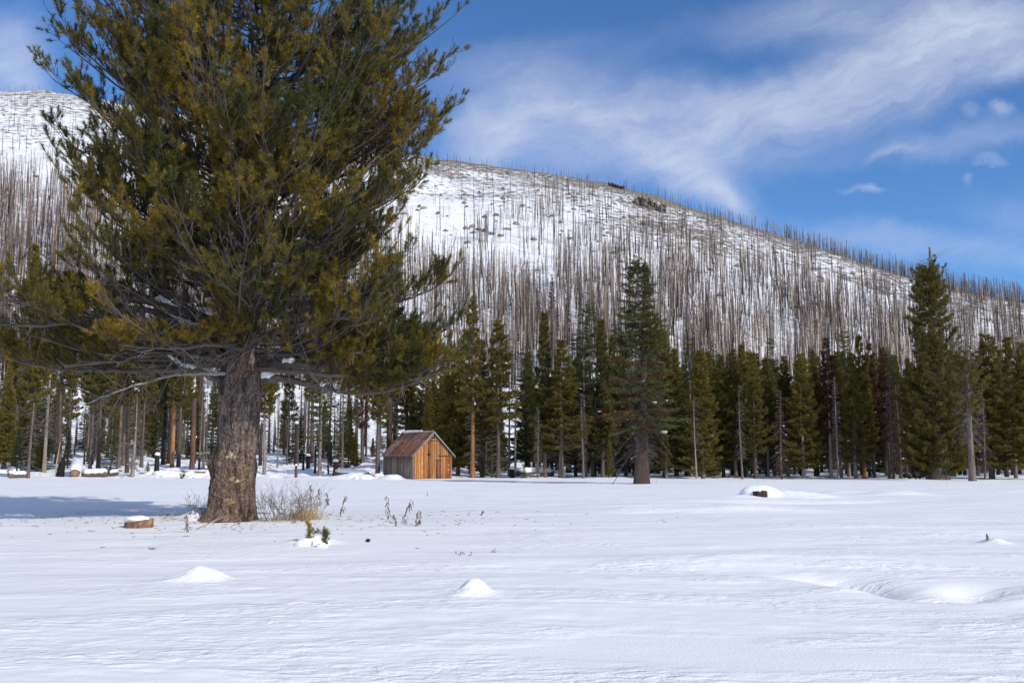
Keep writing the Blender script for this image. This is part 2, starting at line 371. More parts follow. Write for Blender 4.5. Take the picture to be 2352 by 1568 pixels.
for i in range(12):
    idx = far[var[far] == i]; V, T, C = SV[i]
    lx = (rng.normal(0, .02, len(idx)) + (rng.random(len(idx)) < .06) * rng.normal(0, .16, len(idx)))[:, None]
    c, s = np.cos(rot[idx])[:, None], np.sin(rot[idx])[:, None]; k = (hgt[idx] / 16)[:, None]; kw = k * (1 + (sy_[idx, None] - 300) / 2500)
    X = (V[None, :, 0] * c - V[None, :, 1] * s) * kw + sx_[idx, None]; Y = (V[None, :, 0] * s + V[None, :, 1] * c) * kw + sy_[idx, None]; Z = V[None, :, 2] * k + sz_[idx, None]; X = X + V[None, :, 2] * k * lx
    FV.append(np.stack([X, Y, Z], -1).reshape(-1, 3)); FT.append((T[None] + (np.arange(len(idx)) * len(V))[:, None, None]).reshape(-1, 3) + nb)
    FC.append((C[None] * rng.uniform(.7, 1.3, (len(idx), 1, 1))).reshape(-1, 3)); nb += len(idx) * len(V)
o = link('burnt_forest', mesh_data('burnt_forest', np.concatenate(FV), np.concatenate(FT), np.concatenate(FC), M_snag))
tag(o, 'thousands of thin burnt snags covering the upper snowy hillside up to the ridge', 'burnt forest', None, 'stuff')
print('snags', len(sx_))
# boulders
rockm = []
for i in range(6):
    V, T = blob((0, 0, 0), (1.3, 1.0, .75), 9, .35, i + 3, .2, 6); c = np.tile(np.array([.22, .19, .165]) * (.8 + .1 * i), (len(V), 1)); rockm.append(mesh_data('boulder', V, T, c, M_rock))
bpx = np.concatenate([rng.uniform(930, 1450, 130), rng.uniform(0, 330, 30), rng.uniform(1450, 2000, 60)])
bpy_ = skyline(bpx) + rng.uniform(1, 3, len(bpx)) + np.abs(rng.normal(0, 1, len(bpx))) * 85 + 4
bpx = np.append(bpx, [1070, 1085, 1100, 1112, 1130, 1150, 1165, 1225]); bpy_ = np.append(bpy_, [528, 523, 530, 533, 538, 543, 530, 552])
bx_, by_ = hill_hit(bpx, bpy_)
for q in range(len(bpx)):
    if by_[q] < 0: continue
    s = rng.uniform(.7, 1.7) if q < len(bpx) - 8 else rng.uniform(1.3, 2.3)
    o = link('boulder', rockm[q % 6], None, (bx_[q], by_[q], tz1(bx_[q], by_[q]) + .05 * s), (rng.uniform(-.3, .3), 0, rng.uniform(0, 6)), (s * rng.uniform(.7, 1.3), s, s * rng.uniform(.7, 1.3)))
    if q < len(bpx) - 8: tag(o, 'small grey granite boulder poking out of the snow high on the hillside', 'boulder', 'small boulders on the open hillside')
    else: tag(o, 'large grey boulder in the row above the dense burnt trees, mid hillside', 'boulder', 'large boulders in a row on the hillside')
# rock outcrop on the ridge shoulder
def outcrop(px, py, w, h, name, label, seed):
    x, y = hill_hit(np.array([px * 1.0]), np.array([py * 1.0])); y = y[0]; x = x[0]
    A = Acc(); r = np.random.default_rng(seed); z = tz1(x, y); k = y / F
    for i in range(60):
        s = r.uniform(.05, .19); ox = r.uniform(-1, 1) * w / 2 * k; oz = r.uniform(-1, .6) * h / 2 * k - .35 * ox
        V, T = blob((x + ox, y + r.uniform(-3, 6) + oz * 1.2, z + oz + 2), (w * k * s * .5, 5, h * k * s), 6, .75, seed + i, 0, 5)
        A.add(V, T, np.array([.19, .165, .14]) * r.uniform(.6, 1.2))
    o = acc_obj(name, A, M_rock); tag(o, label, 'rock')
outcrop(1492, 478, 70, 50, 'rock_outcrop', 'jagged grey rock outcrop on the right shoulder of the ridge', 5)
outcrop(1416, 432, 34, 12, 'rock_outcrop', 'low dark knob of rock on the skyline left of the jagged outcrop', 25)
# ------------------------------------------------------------------ needles and conifers
def tuft_proto(seed, n, Ls, Ln, w, a0=.35, a1=1.1):
    r = np.random.default_rng(seed)
    z = r.uniform(0, 1, n) ** .8 * Ls; ph = r.uniform(0, 6.283, n); th_ = r.uniform(a0, a1, n) * (1.15 - .5 * z / Ls)
    d = np.stack([np.sin(th_) * np.cos(ph), np.sin(th_) * np.sin(ph), np.cos(th_)], -1)
    o = np.stack([0 * z, 0 * z, z], -1); s = nrm(np.cross(d, r.normal(size=(n, 3)))) * w / 2
    L = Ln * r.uniform(.75, 1.15, n)[:, None]
    return np.stack([o - s, o + s, o + d * L], 1)
def place(protos, O, D, S, C, A, r, jit=.25):
    O = np.asarray(O); D = nrm(np.asarray(D)); M = len(O)
    ref = nrm(r.normal(size=(M, 3))); X = nrm(np.cross(D, ref)); Y = np.cross(D, X)
    which = r.integers(0, len(protos), M)
    for i, p in enumerate(protos):
        m = which == i
        if not m.any(): continue
        B = np.stack([X[m], Y[m], D[m]], 1) * np.asarray(S)[m][:, None, None]
        V = np.einsum('tvk,mkc->mtvc', p, B) + O[m][:, None, None]
        cc = C[m][:, None, None, :] * r.uniform(1 - jit, 1 + jit, (m.sum(), p.shape[0], 1, 1)); cc = np.broadcast_to(cc, V.shape)
        V = V.reshape(-1, 3); A.add(V, np.arange(len(V)).reshape(-1, 3), cc.reshape(-1, 3))
FAR_PINE = [tuft_proto(i, 15, .26, .36, .065, .3, 1.3) for i in range(5)]
FAR_FIR = [tuft_proto(i + 9, 12, .55, .24, .06, .6, 1.3) for i in range(5)]
OL = np.array([.185, .145, .028]); OL2 = np.array([.125, .112, .026]); FIRC = np.array([.072, .084, .026]); FIRY = np.array([.12, .115, .03]); RUST = np.array([.13, .058, .030]); GREY = np.array([.20, .17, .155])
def conifer(seed, H=20.0, R=2.4, cs=.10, nb=260, style='pine', c1=OL, c2=OL2, dens=12.0, top=1.0, pw=.92, deadlow=45, snowy=5, holes=0.0, rustf=0.0, tips=1.0, twig_c=GREY):
    R = R * 1.04; r = np.random.default_rng(seed); A = Acc()
    nl = r.integers(22, 32); t = np.clip((np.floor(np.sort(r.uniform(0, 1, nb)) * nl) + r.uniform(0, .62, nb)) / nl, 0, 1); z = (cs + t * (top - cs) * .985) * H
    tt = t
    rad = R * np.minimum(1, (1 - tt) ** pw * 1.06 + .03) * np.clip(.75 + tt * 4, .5, 1)
    ph = np.arange(nb) * 2.39996 + r.uniform(-.4, .4, nb)
    lump = .42 + 1.05 * n3(np.stack([np.cos(ph) * 1.3 + 5 + seed, np.sin(ph) * 1.3 + 8, z / H * 9 + seed * 2.1], -1))
    rad = rad * lump * r.uniform(.72, 1.15, nb)
    keep = r.random(nb) > holes; t, z, rad, ph = t[keep], z[keep], rad[keep], ph[keep]; nb = len(t)
    if style == 'pine': el = np.interp(t, [0, .3, 1], [-.1, .25, 1.1]) + r.normal(0, .12, nb); crv = .25
    elif style == 'fir': el = np.interp(t, [0, .5, 1], [-.38, -.1, .7]) + r.normal(0, .08, nb); crv = .18
    else: el = np.interp(t, [0, .5, 1], [-.75, -.45, .2]) + r.normal(0, .15, nb); crv = -.15
    H_ = np.stack([np.cos(ph), np.sin(ph)], -1)
    def bp(i, s):
        rr = rad[i] * s; zz = z[i] + rr * np.tan(np.clip(el[i], -1, .95)) + crv * rad[i] * s ** 2
        return np.stack([H_[i, 0] * rr, H_[i, 1] * rr, zz], -1)
    s = np.array([0, .35, .7, 1.0]); ii = np.arange(nb)
    PP = np.stack([bp(ii, np.full(nb, q)) for q in s], 1); RR = (np.array([.032, .022, .014, .006])[None] * (.6 + rad[:, None] / 3))
    V, T = tubes(PP, RR, 3); A.add(V, T, twig_c * .8)
    if style == 'dead':
        n = int(nb * dens); i = r.integers(0, nb, n); q = r.uniform(.1, 1, n); o = bp(i, q)
        lat = np.stack([-H_[i, 1], H_[i, 0], np.zeros(n)], -1) * r.choice([-1, 1], n)[:, None]
        d = lat * .8 + np.stack([H_[i, 0], H_[i, 1], r.uniform(-.9, 0, n)], -1) * .7; L = r.uniform(.25, .8, n)[:, None]
        w = np.array([0, 0, .018]); V = np.stack([o - w, o + w, o + nrm(d) * L], 1).reshape(-1, 3)
        A.add(V, np.arange(len(V)).reshape(-1, 3), np.repeat(twig_c * r.uniform(.6, 1.2, (n, 1)), 3, 0))
    else:
        n = np.maximum(3, (rad * dens).astype(int)); i = np.repeat(ii, n); M = len(i)
        q = r.uniform(.22, 1, M) ** .75; o = bp(i, q)
        lat = np.stack([-H_[i, 1], H_[i, 0], np.zeros(M)], -1); lo = r.uniform(-1, 1, M) * rad[i] * .42 * (1.08 - q)
        o = o + lat * lo[:, None]; o[:, 2] += r.normal(0, .05, M) - np.abs(lo) * .1
        out = np.stack([H_[i, 0], H_[i, 1], np.zeros(M)], -1)
        if style == 'pine': d = out * .7 + lat * np.sign(lo)[:, None] * .5 + np.array([0, 0, .75]) + r.normal(0, .3, (M, 3)); pr = FAR_PINE
        else: d = out * .8 + lat * np.sign(lo)[:, None] * .7 + np.array([0, 0, .05]) + r.normal(0, .15, (M, 3)); pr = FAR_FIR
        k = n3(o * 1.1 + 10)[:, None]; C = c1 * k + c2 * (1 - k); C = C * r.uniform(.75, 1.25, (M, 1))
        if rustf > 0:
            br = r.random(nb) < rustf; mm = br[i]; C[mm] = RUST * r.uniform(.7, 1.3, (mm.sum(), 1))
        place(pr, o, d, r.uniform(.75, 1.2, M) * tips, C, A, r)
    if deadlow:
        n = deadlow; zz = r.uniform(.08, max(cs, .12) + .12, n) * H; L = r.uniform(.5, 1.7, n) * R / 2.4; p2 = r.uniform(0, 6.283, n)
        o = np.stack([0 * zz, 0 * zz, zz], -1); d = np.stack([np.cos(p2), np.sin(p2), r.uniform(-.6, .1, n)], -1)
        PP = np.stack([o, o + d * L[:, None] * .5 + np.array([0, 0, .05]), o + d * L[:, None]], 1)
        V, T = tubes(PP, np.tile([.022, .014, .005], (n, 1)), 3); A.add(V, T, GREY * .9)
        m = n * 5; i = r.integers(0, n, m); q = r.uniform(.3, 1, m)[:, None]; oo = o[i] + d[i] * L[i][:, None] * q; dd = nrm(d[i] + r.normal(0, .7, (m, 3))) * r.uniform(.2, .5, (m, 1)); w = np.array([0, 0, .013])
        V = np.stack([oo - w, oo + w, oo + dd], 1).reshape(-1, 3); A.add(V, np.arange(len(V)).reshape(-1, 3), GREY * .8)
    for k in range(snowy):
        i = np.array([r.integers(0, max(1, int(nb * .6)))]); o = bp(i, np.array([r.uniform(.4, .9)]))[0]; s_ = r.uniform(.08, .26)
        V, T = blob(o + np.array([0, 0, .08]), (s_ * 1.5, s_ * 1.2, s_ * .55), 7, .3, k, .4, 4); A.add(V, T, np.array([.85, .86, .9]))
    return mesh_data('crown', *A.get(), M_needle)
VAR = {
 'pine': [conifer(1), conifer(2, R=2.7, cs=.06, nb=300, c1=OL * 1.35, c2=OL2 * 1.2), conifer(3, R=2.2, cs=.13, c1=OL * .8, c2=OL2 * .7), conifer(4, R=2.6, cs=.03, nb=300, c1=OL * 1.2), conifer(71, R=2.0, cs=.16, holes=.15, c1=OL * .9, deadlow=90), conifer(72, R=2.4, cs=.08, holes=.15, c1=OL * 1.3, c2=OL2, pw=.8), conifer(73, R=1.7, cs=.12, nb=230, c1=OL * .75, c2=FIRC * .8), conifer(74, R=2.2, cs=.2, nb=210, holes=.2, deadlow=110, c1=OL)],
 'slim': [conifer(6, R=1.5, cs=.25, nb=200, dens=10, holes=.15, deadlow=110), conifer(7, R=1.7, cs=.36, nb=170, holes=.2, deadlow=140)],
 'high': [conifer(8, R=2.0, cs=.42, nb=170, deadlow=170, holes=.15), conifer(9, R=2.3, cs=.5, nb=150, deadlow=200)],
 'fir': [conifer(11, R=2.4, cs=.05, style='fir', c1=FIRC, c2=FIRC * .7, deadlow=0, nb=230), conifer(12, R=1.9, cs=.12, style='fir', c1=FIRC, c2=FIRC * .8, nb=200, holes=.1), conifer(13, R=2.9, cs=.03, style='fir', c1=FIRC * 1.3, c2=FIRC, nb=200, deadlow=0)],
 'yfir': [conifer(15, R=2.3, cs=.25, style='fir', c1=FIRY, c2=FIRC, nb=130, deadlow=80, holes=.25)],
 'dead': [conifer(17, R=2.0, cs=.12, style='dead', nb=230, dens=9, deadlow=0, snowy=3), conifer(18, R=1.5, cs=.25, style='dead', nb=150, dens=7, deadlow=0, snowy=0), conifer(19, R=2.3, cs=.08, style='dead', nb=260, dens=9, deadlow=0, snowy=6, twig_c=np.array([.17, .11, .09]))],
 'rust': [conifer(21, R=1.7, cs=.3, nb=150, c1=RUST, c2=RUST * .6, deadlow=60, holes=.2), conifer(22, R=2.1, cs=.2, nb=190, c1=RUST * .8 + OL * .3, c2=RUST * .6, deadlow=50)],
 'thin': [conifer(24, R=.9, cs=.35, style='dead', nb=60, dens=3, deadlow=20, snowy=0)],
}
# ------------------------------------------------------------------ trunks
BROWN = np.array([.145, .11, .09]); GREYB = np.array([.19, .155, .135]); ORANGE = np.array([.42, .20, .09]); DARK = np.array([.05, .038, .032]); PALE = np.array([.34, .28, .24]); RED = np.array([.095, .055, .043]); CHAR = np.array([.018, .017, .017])
def trunk_mesh(h, r0, col, seed, broken=False, flare=1.35, charlow=0.0, nseg=10, topr=.12, col2=None):
    r = np.random.default_rng(seed); K = 16; s = np.linspace(0, 1, K)
    b = r.normal(0, .12, 2) * h / 20; q = r.uniform(0, 6)
    PP = np.stack([b[0] * np.sin(s * 3 + q) - b[0] * np.sin(q), b[1] * np.sin(s * 2.6 + q) - b[1] * np.sin(q), s * h - .0], -1); PP[0, 2] = -.5
    R = r0 * ((1 - s) * (1 - topr) + topr) * (1 + (flare - 1) * np.exp(-s * h / .5))
    if broken: R = r0 * (1 - .15 * s) * (1 + (flare - 1) * np.exp(-s * h / .5))
    V, T = tubes(PP, R, nseg, cap=broken)
    C = np.tile(col, (len(V), 1)) * (.8 + .4 * n3(V * np.array([4, 4, .8]) + seed))[:, None]
    if col2 is not None:
        k = sm(.45, .6, n3(V * np.array([2.5, 2.5, .5]) + seed + 5))[:, None]; C = C * (1 - k) + col2 * k
    if charlow > 0:
        k = (1 - sm(charlow * .6, charlow, V[:, 2] + 1.2 * (n3(V * 1.5) - .5)))[:, None]; C = C * (1 - k) + CHAR * k
    if broken:
        top = V[:, 2] > h - .05; V[top, 2] += r.uniform(-.25, .35, top.sum()) * min(1, h / 3)
    return mesh_data('trunk', V, T, C, M_bark, True)
_cnt = {}
def tree(px, d, top, kind, vi, label, cat, tw=8, w=1.0, tcol=GREYB, name=None, group=None, charlow=0.0, base_py=None, col2=None):
    """ px: column in the photo, d: distance, top: top row of the photo """
    x = U(px, 1085) * d if base_py is None else U(px, base_py) * d
    z = tz1(x, d); h = P(px, top, d)[2] - z
    name = name or {'pine': 'pine_tree', 'slim': 'pine_tree', 'high': 'pine_tree', 'fir': 'fir_tree', 'yfir': 'fir_tree', 'dead': 'dead_tree', 'rust': 'dying_pine', 'thin': 'dead_tree'}[kind]
    root = thing(name, label, cat, (x, d, z), group)
    sd = int(px * 7 + d) % 9973
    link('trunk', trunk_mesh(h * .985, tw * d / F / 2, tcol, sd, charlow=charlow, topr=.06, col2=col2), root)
    c = link('crown', VAR[kind][(vi if name != 'pine_tree' or kind != 'pine' else vi + 4 * (sd % 2)) % len(VAR[kind])], root, None, (0, 0, (sd % 628) / 100), (h / 20 * w * 1.0,) * 2 + (h / 20,))
    return root
# front rows, right of the hut
g1 = 'pines in the front row of the wood right of the hut'
TR = [
 # px, dist, top, kind, vi, tw, w, tcol, label, cat
 (1052, 108, 800, 'pine', 1, 9, 1.15, GREYB, 'bushy olive pine rising directly behind the right side of the wooden hut', 'pine tree'),
 (1020, 118, 830, 'pine', 0, 9, 1.0, GREYB, 'olive pine behind the hut roof ridge, partly under the big pine branches', 'pine tree'),
 (975, 122, 850, 'pine', 3, 9, 1.0, GREYB, 'dark pine behind the left slope of the hut roof', 'pine tree'),
 (1085, 101, 680, 'slim', 1, 11, .75, ORANGE * .75, 'tall sparse pine with a straight orange-brown trunk, first right of the hut', 'pine tree'),
 (1107, 104, 780, 'slim', 0, 9, .9, DARK * 1.4, 'dark-trunked pine just right of the orange-brown trunk by the hut', 'pine tree'),
 (1144, 101, 735, 'slim', 1, 10, 1.15, BROWN, 'pine with brown trunk and crown reaching halfway down, right of the hut', 'pine tree'),
 (1169, 112, 760, 'thin', 0, 6, 1.0, GREYB, 'thin dark bare trunk left of the pale pole near the hut', 'dead tree'),
 (1184, 110, 830, 'thin', 0, 6, .6, PALE, 'tall pale bare pole standing in the snowy gap right of the hut', 'dead tree'),
 (1208, 118, 794, 'fir', 1, 8, 1.1, DARK, 'dark blue-green fir right of the pale pole', 'fir tree'),
 (1252, 101, 713, 'pine', 2, 9, .85, GREYB, 'tall olive pine with a rounded thin top beside the dark fir', 'pine tree'),
 (1289, 100, 779, 'pine', 3, 12, 1.25, GREYB, 'dense wide olive pine with low hanging boughs left of the big bare-limbed fir', 'pine tree'),
 (1322, 112, 760, 'fir', 1, 7, .8, DARK, 'narrow dark fir rising behind the dense wide olive pine', 'fir tree'),
 (1345, 106, 690, 'fir', 1, 8, .7, GREYB, 'tall narrow dark fir, left one of the close pair near the picture middle', 'fir tree'),
 (1362, 109, 684, 'fir', 1, 8, .75, GREYB, 'tall narrow dark fir, right one of the close pair near the picture middle', 'fir tree'),
 (1384, 103, 731, 'pine', 2, 8, .9, BROWN, 'olive pine just right of the pair of narrow dark firs', 'pine tree'),
 (1410, 108, 770, 'pine', 0, 8, .95, GREYB, 'olive pine behind the left boughs of the big bare-limbed fir', 'pine tree'),
 (1438, 114, 800, 'slim', 0, 8, 1.1, BROWN, 'thin olive pine hidden behind the trunk side of the big bare-limbed fir', 'pine tree'),
 (1527, 104, 752, 'pine', 3, 10, 1.0, BROWN, 'broad brownish olive pine close behind the right boughs of the big fir', 'pine tree'),
 (1553, 108, 800, 'pine', 1, 8, .85, GREYB, 'olive pine between the broad brownish pine and the snowy dark fir', 'pine tree'),
 (1588, 102, 772, 'fir', 1, 9, .9, GREYB, 'dark fir with snow flecks along its pale trunk', 'fir tree'),
 (1615, 98, 801, 'pine', 3, 9, 1.05, GREYB, 'olive pine right of the snow-flecked dark fir, wide to the ground', 'pine tree'),
 (1640, 118, 795, 'fir', 0, 7, .5, DARK, 'small pointed dark fir top between two olive pines', 'fir tree'),
 (1662, 104, 812, 'pine', 0, 8, .9, BROWN, 'plain olive pine right of the small pointed fir top', 'pine tree'),
 (1690, 101, 800, 'pine', 2, 8, 1.0, GREYB, 'dark olive pine standing behind the snow-capped stump mound', 'pine tree'),
 (1712, 107, 790, 'pine', 1, 8, .8, GREYB, 'olive pine with a thin forked-looking top above the stump mound', 'pine tree'),
 (1735, 99, 808, 'pine', 3, 8, .85, BROWN, 'full olive pine right of the stump mound, crown down to the snow', 'pine tree'),
 (1765, 103, 823, 'slim', 0, 6, 1.2, PALE, 'olive pine with a thin pale bare stem showing in front', 'pine tree'),
 (1780, 112, 768, 'fir', 2, 8, .65, DARK, 'tall dark green fir top above the thin pale stem', 'fir tree'),
 (1810, 103, 816, 'pine', 2, 8, .9, GREYB, 'dark olive pine left of the broad low-skirted pine', 'pine tree'),
 (1846, 98, 812, 'pine', 1, 8, 1.0, PALE, 'broad low-skirted olive pine with pale lower trunk', 'pine tree'),
 (1874, 107, 801, 'pine', 0, 8, .8, DARK, 'olive pine with dark trunk left of the reddish dead pine', 'pine tree'),
 (1909, 98, 775, 'rust', 0, 8, .95, PALE, 'reddish dead pine with a long pale twisted trunk', 'dying pine'),
 (1932, 105, 805, 'pine', 2, 8, .8, GREYB, 'olive pine just right of the long pale twisted trunk', 'pine tree'),
 (1950, 109, 753, 'fir', 1, 8, .7, GREYB, 'tallest green tree left of the rusty pines, dark narrow crown', 'fir tree'),
 (1965, 96, 808, 'pine', 2, 8, .75, GREYB * 1.2, 'light yellow-olive pine with a soft narrow pointed crown', 'pine tree'),
 (1985, 99, 768, 'pine', 0, 10, .85, ORANGE * .6, 'olive pine with an orange-brown lower trunk right of the light pointed one', 'pine tree'),
 (2008, 104, 786, 'rust', 1, 7, .75, BROWN, 'half rust-coloured pine right of the orange-brown trunk', 'dying pine'),
 (2043, 99, 812, 'rust', 0, 8, .95, BROWN * 1.4, 'rust-red dying pine with a bent bare orange trunk', 'dying pine'),
 (2038, 112, 795, 'pine', 2, 8, .7, GREYB, 'green pine top showing behind the rust-red dying pine', 'pine tree'),
 (2069, 98, 880, 'dead', 2, 8, .9, GREYB, 'leafless brown-grey tree full of fine twigs beside the huge pine', 'dead tree'),
 (2278, 96, 764, 'pine', 1, 12, 1.15, DARK * 1.5, 'big dark olive pine with yellowish tip right of the bare leaning trunk', 'pine tree'),
 (2312, 106, 800, 'pine', 3, 9, .9, DARK, 'dark pine behind the gap near the right frame edge', 'pine tree'),
 (2333, 100, 772, 'slim', 0, 8, 1.1, GREYB, 'thin sparse grey-green pine near the right frame edge', 'pine tree'),
 (2362, 94, 783, 'pine', 1, 9, .9, DARK, 'dark pine cut by the right frame edge', 'pine tree'),
 (1600, 95, 905, 'thin', 0, 4, 1.4, PALE, 'thin pale dead stem standing before the snow-flecked dark fir', 'dead tree'),
 (1705, 96, 880, 'dead', 1, 5, .8, GREYB, 'grey dead tree with fine twigs above the snow-capped stump mound', 'dead tree'),
 (1795, 96, 890, 'dead', 2, 5, .9, GREYB, 'grey twiggy dead tree left of the broad low-skirted pine', 'dead tree'),
 (1925, 96, 860, 'dead', 0, 5, .7, PALE, 'pale dead tree close beside the long pale twisted trunk', 'dead tree'),
 (2052, 95, 850, 'dead', 1, 6, .9, BROWN, 'brown twiggy dead tree right of the rust-red dying pine', 'dead tree'),
 (2262, 93, 880, 'dead', 2, 5, .7, GREYB, 'grey twiggy dead tree left of the dark pine with yellowish tip', 'dead tree'),
 (1340, 98, 900, 'dead', 1, 5, .8, GREYB, 'grey dead tree right of the dense wide olive pine', 'dead tree'),
 (1235, 98, 930, 'dead', 0, 5, .8, GREYB, 'low grey dead tree left of the dense wide olive pine', 'dead tree'),
 (2100, 108, 830, 'pine', 0, 9, 1.0, DARK, 'dark pine in the shade left behind the huge pine', 'pine tree'),
 (2190, 110, 850, 'pine', 3, 9, 1.0, DARK, 'dark pine in the shade right behind the huge pine', 'pine tree'),
]
for px, d, top, kind, vi, tw, w, tc, lab, cat in TR: tree(px, d, top, kind, vi, lab, cat, tw, w * 1.24, tc * .85)
# left wood
TL = [
 (65, 98, 690, 'high', 0, 7, .8, BROWN * 1.3, 'straight bare brown trunk nearest the meadow at the far left, green only on top', 'pine tree'),
 (101, 108, 700, 'dead', 1, 9, .9, PALE, 'pale leaning snag with drooping bare twigs, second trunk from the far left', 'dead tree'),
 (30, 118, 780, 'high', 1, 10, 1.0, BROWN, 'brown-trunked pine behind the green fir at the far left', 'pine tree'),
 (8, 112, 840, 'pine', 1, 10, .9, DARK, 'dark pine cut by the left frame edge', 'pine tree'),
 (50, 150, 560, 'slim', 0, 8, 1.0, GREYB, 'tall green pine reaching up between burnt snags at the far left', 'pine tree'),
 (134, 118, 720, 'high', 1, 12, 1.0, BROWN, 'thick brown trunk right behind the charred stump at the left', 'pine tree'),
 (206, 106, 740, 'high', 0, 8, .9, GREYB, 'grey-brown trunk standing left of the thick dark-barked trunk', 'pine tree'),
 (225, 106, 720, 'high', 1, 10, 1.0, BROWN * .8, 'thick dark-barked trunk with mossy boughs left of the green fir', 'pine tree'),
 (271, 112, 760, 'high', 0, 9, .9, BROWN * 1.4, 'slender orange-brown trunk right of the green fir', 'pine tree'),
 (281, 116, 740, 'thin', 0, 8, 1.0, GREYB, 'grey bare trunk paired behind the slender orange-brown one', 'dead tree'),
 (291, 104, 900, 'thin', 0, 9, 1.0, RED, 'short dark red trunk left of the pale drooping snag', 'dead tree'),
 (304, 100, 905, 'dead', 0, 9, 1.25, PALE * 1.1, 'pale dead tree veiled in fine drooping grey twigs', 'dead tree'),
 (324, 112, 760, 'high', 1, 8, .9, BROWN * 1.1, 'brown trunk right behind the pale veiled dead tree', 'pine tree'),
 (374, 118, 780, 'high', 0, 10, .9, CHAR * 1.5, 'black charred trunk left of the bright orange barkless trunk', 'pine tree'),
 (387, 124, 800, 'thin', 0, 12, 1.0, RED * .9, 'dark reddish trunk tight against the bright orange barkless one', 'dead tree'),
 (409, 114, 760, 'high', 0, 9, .8, BROWN, 'brown trunk with burnt foot right of the orange barkless one', 'pine tree'),
 (457, 107, 870, 'thin', 0, 6, .8, BROWN * 1.4, 'thin orange-tinged pole right of the thick red-brown broken trunk', 'dead tree'),
 (466, 110, 955, 'dead', 1, 7, .8, PALE, 'short grey leaning snag beside the thin orange-tinged pole', 'dead tree'),
 (607, 104, 780, 'high', 0, 8, .8, PALE * .9, 'pale brown trunk just right of the giant pine trunk', 'pine tree'),
 (734, 103, 770, 'yfir', 0, 9, .9, PALE * .8, 'yellow-green fir with a pale curved trunk between big pine and hut', 'fir tree'),
 (716, 122, 780, 'high', 1, 12, .9, BROWN, 'thick brown trunk behind the yellow-green fir', 'pine tree'),
 (785, 106, 840, 'thin', 0, 7, 1.2, BROWN * 1.2, 'thin brown trunk with bare side twigs left of the hut', 'dead tree'),
 (798, 130, 700, 'high', 0, 12, .9, DARK * 1.3, 'thick dark trunk rising far behind the snow-covered log', 'pine tree'),
 (832, 122, 800, 'rust', 0, 9, .6, BROWN, 'brown trunk with a few rust-red sprays left of the hut', 'dying pine'),
 (867, 99, 800, 'high', 0, 11, .8, BROWN * 1.3, 'stout brown trunk touching the left side of the hut', 'pine tree'),
 (894, 122, 760, 'high', 1, 16, .9, RED * 1.0, 'very thick dark red-brown trunk behind the left side of the hut', 'pine tree'),
 (911, 128, 790, 'thin', 0, 8, 1.0, BROWN, 'thin brown trunk behind the hut roof, right of the very thick one', 'dead tree'),
 (934, 125, 800, 'high', 0, 12, .9, DARK * 1.6, 'mossy dark trunk behind the snow patch of the hut roof', 'pine tree'),
 (905, 150, 590, 'fir', 1, 8, .6, DARK, 'tall narrow dark fir reaching above the others at the right rim of the giant pine', 'fir tree'),
]
for px, d, top, kind, vi, tw, w, tc, lab, cat in TL: tree(px, d, top, kind, vi, lab, cat, tw, w, tc * .75, charlow=1.8 if px in (374, 409, 457) else 0)
# small and mid-size evergreens
for px, d, top, kind, vi, tw, w, lab in [
 (38, 100, 985, 'fir', 2, 4, 1.35, 'bushy young green fir at the far left edge of the wood'),
 (253, 104, 941, 'fir', 2, 5, 1.0, 'dark green young fir with full skirt between the left trunks'),
 (339, 103, 1058, 'fir', 2, 3, 1.6, 'tiny green fir by the lumpy snow in the left wood'),
 (188, 150, 930, 'fir', 0, 5, 1.3, 'dark young pine on the snowy slope behind the charred stump'),
 (652, 150, 900, 'pine', 1, 6, .8, 'young dark pine right of the giant trunk on the open snow slope'),
 (690, 125, 935, 'fir', 0, 5, .7, 'young dark fir behind the black post right of the giant trunk'),
 (1203, 99, 1066, 'fir', 2, 2, 1.6, 'tiny fir standing alone in snow right of the hut'),
 (1130, 103, 975, 'fir', 2, 3, .9, 'young dark fir under the trunks right of the hut'),
 (1400, 99, 1010, 'pine', 1, 5, 1.0, 'low young pine filling the gap left of the big fir trunk'),
 (1530, 98, 985, 'pine', 3, 5, 1.1, 'low bushy pine under the right boughs of the big fir'),
 (2130, 92, 1000, 'pine', 1, 6, 1.2, 'low dark bushy pine at the foot of the huge right pine'),
 (770, 112, 960, 'fir', 1, 4, .8, 'slight dark fir sapling tree left of the hut among bare trunks')]:
    tree(px, d, top, kind, vi, lab, 'young conifer', tw, w)
r4 = np.random.default_rng(66)
for i in range(26):
    p = r4.uniform(-10, 480) if i < 16 else r4.uniform(620, 860); d = r4.uniform(108, 140); top = r4.uniform(900, 1030)
    tree(p, d, top, ['fir', 'pine', 'fir'][i % 3], i, 'young green conifer growing between the taller trunks left of the hut', 'young conifer', 3, r4.uniform(1.0, 1.5), DARK * 1.5, name='young_conifer', group='young conifers between the trunks left of the hut')
# evergreens standing on the lower hillside
for i, (px, base, top, w, lab) in enumerate([(1268, 735, 628, .75, 'dark fir on the lower hillside, highest green tree among burnt snags'),
    (1281, 760, 690, .8, 'dark fir just right and below the highest green tree on the hillside'),
    (1304, 790, 684, .8, 'thin dark fir on the hillside halfway to the pair of narrow firs'),
    (1212, 800, 745, .8, 'dark fir on the slope above the snowy gap'),
    (1330, 800, 730, .8, 'small dark fir on the slope left of the pair of narrow firs'), (1424, 800, 700, .7, 'thin dark fir on the slope behind the left tip of the big fir')]):
    g0 = G(px, base); root = thing('fir_tree', lab, 'fir tree', g0); h = P(px, top, g0[1])[2] - g0[2]
    link('trunk', trunk_mesh(h * .98, 3 * g0[1] / F, DARK, i + 50, topr=.05), root)
    link('crown', VAR['fir'][1 if i % 2 else 0], root, None, (0, 0, i), (h / 20 * w,) * 2 + (h / 20,))
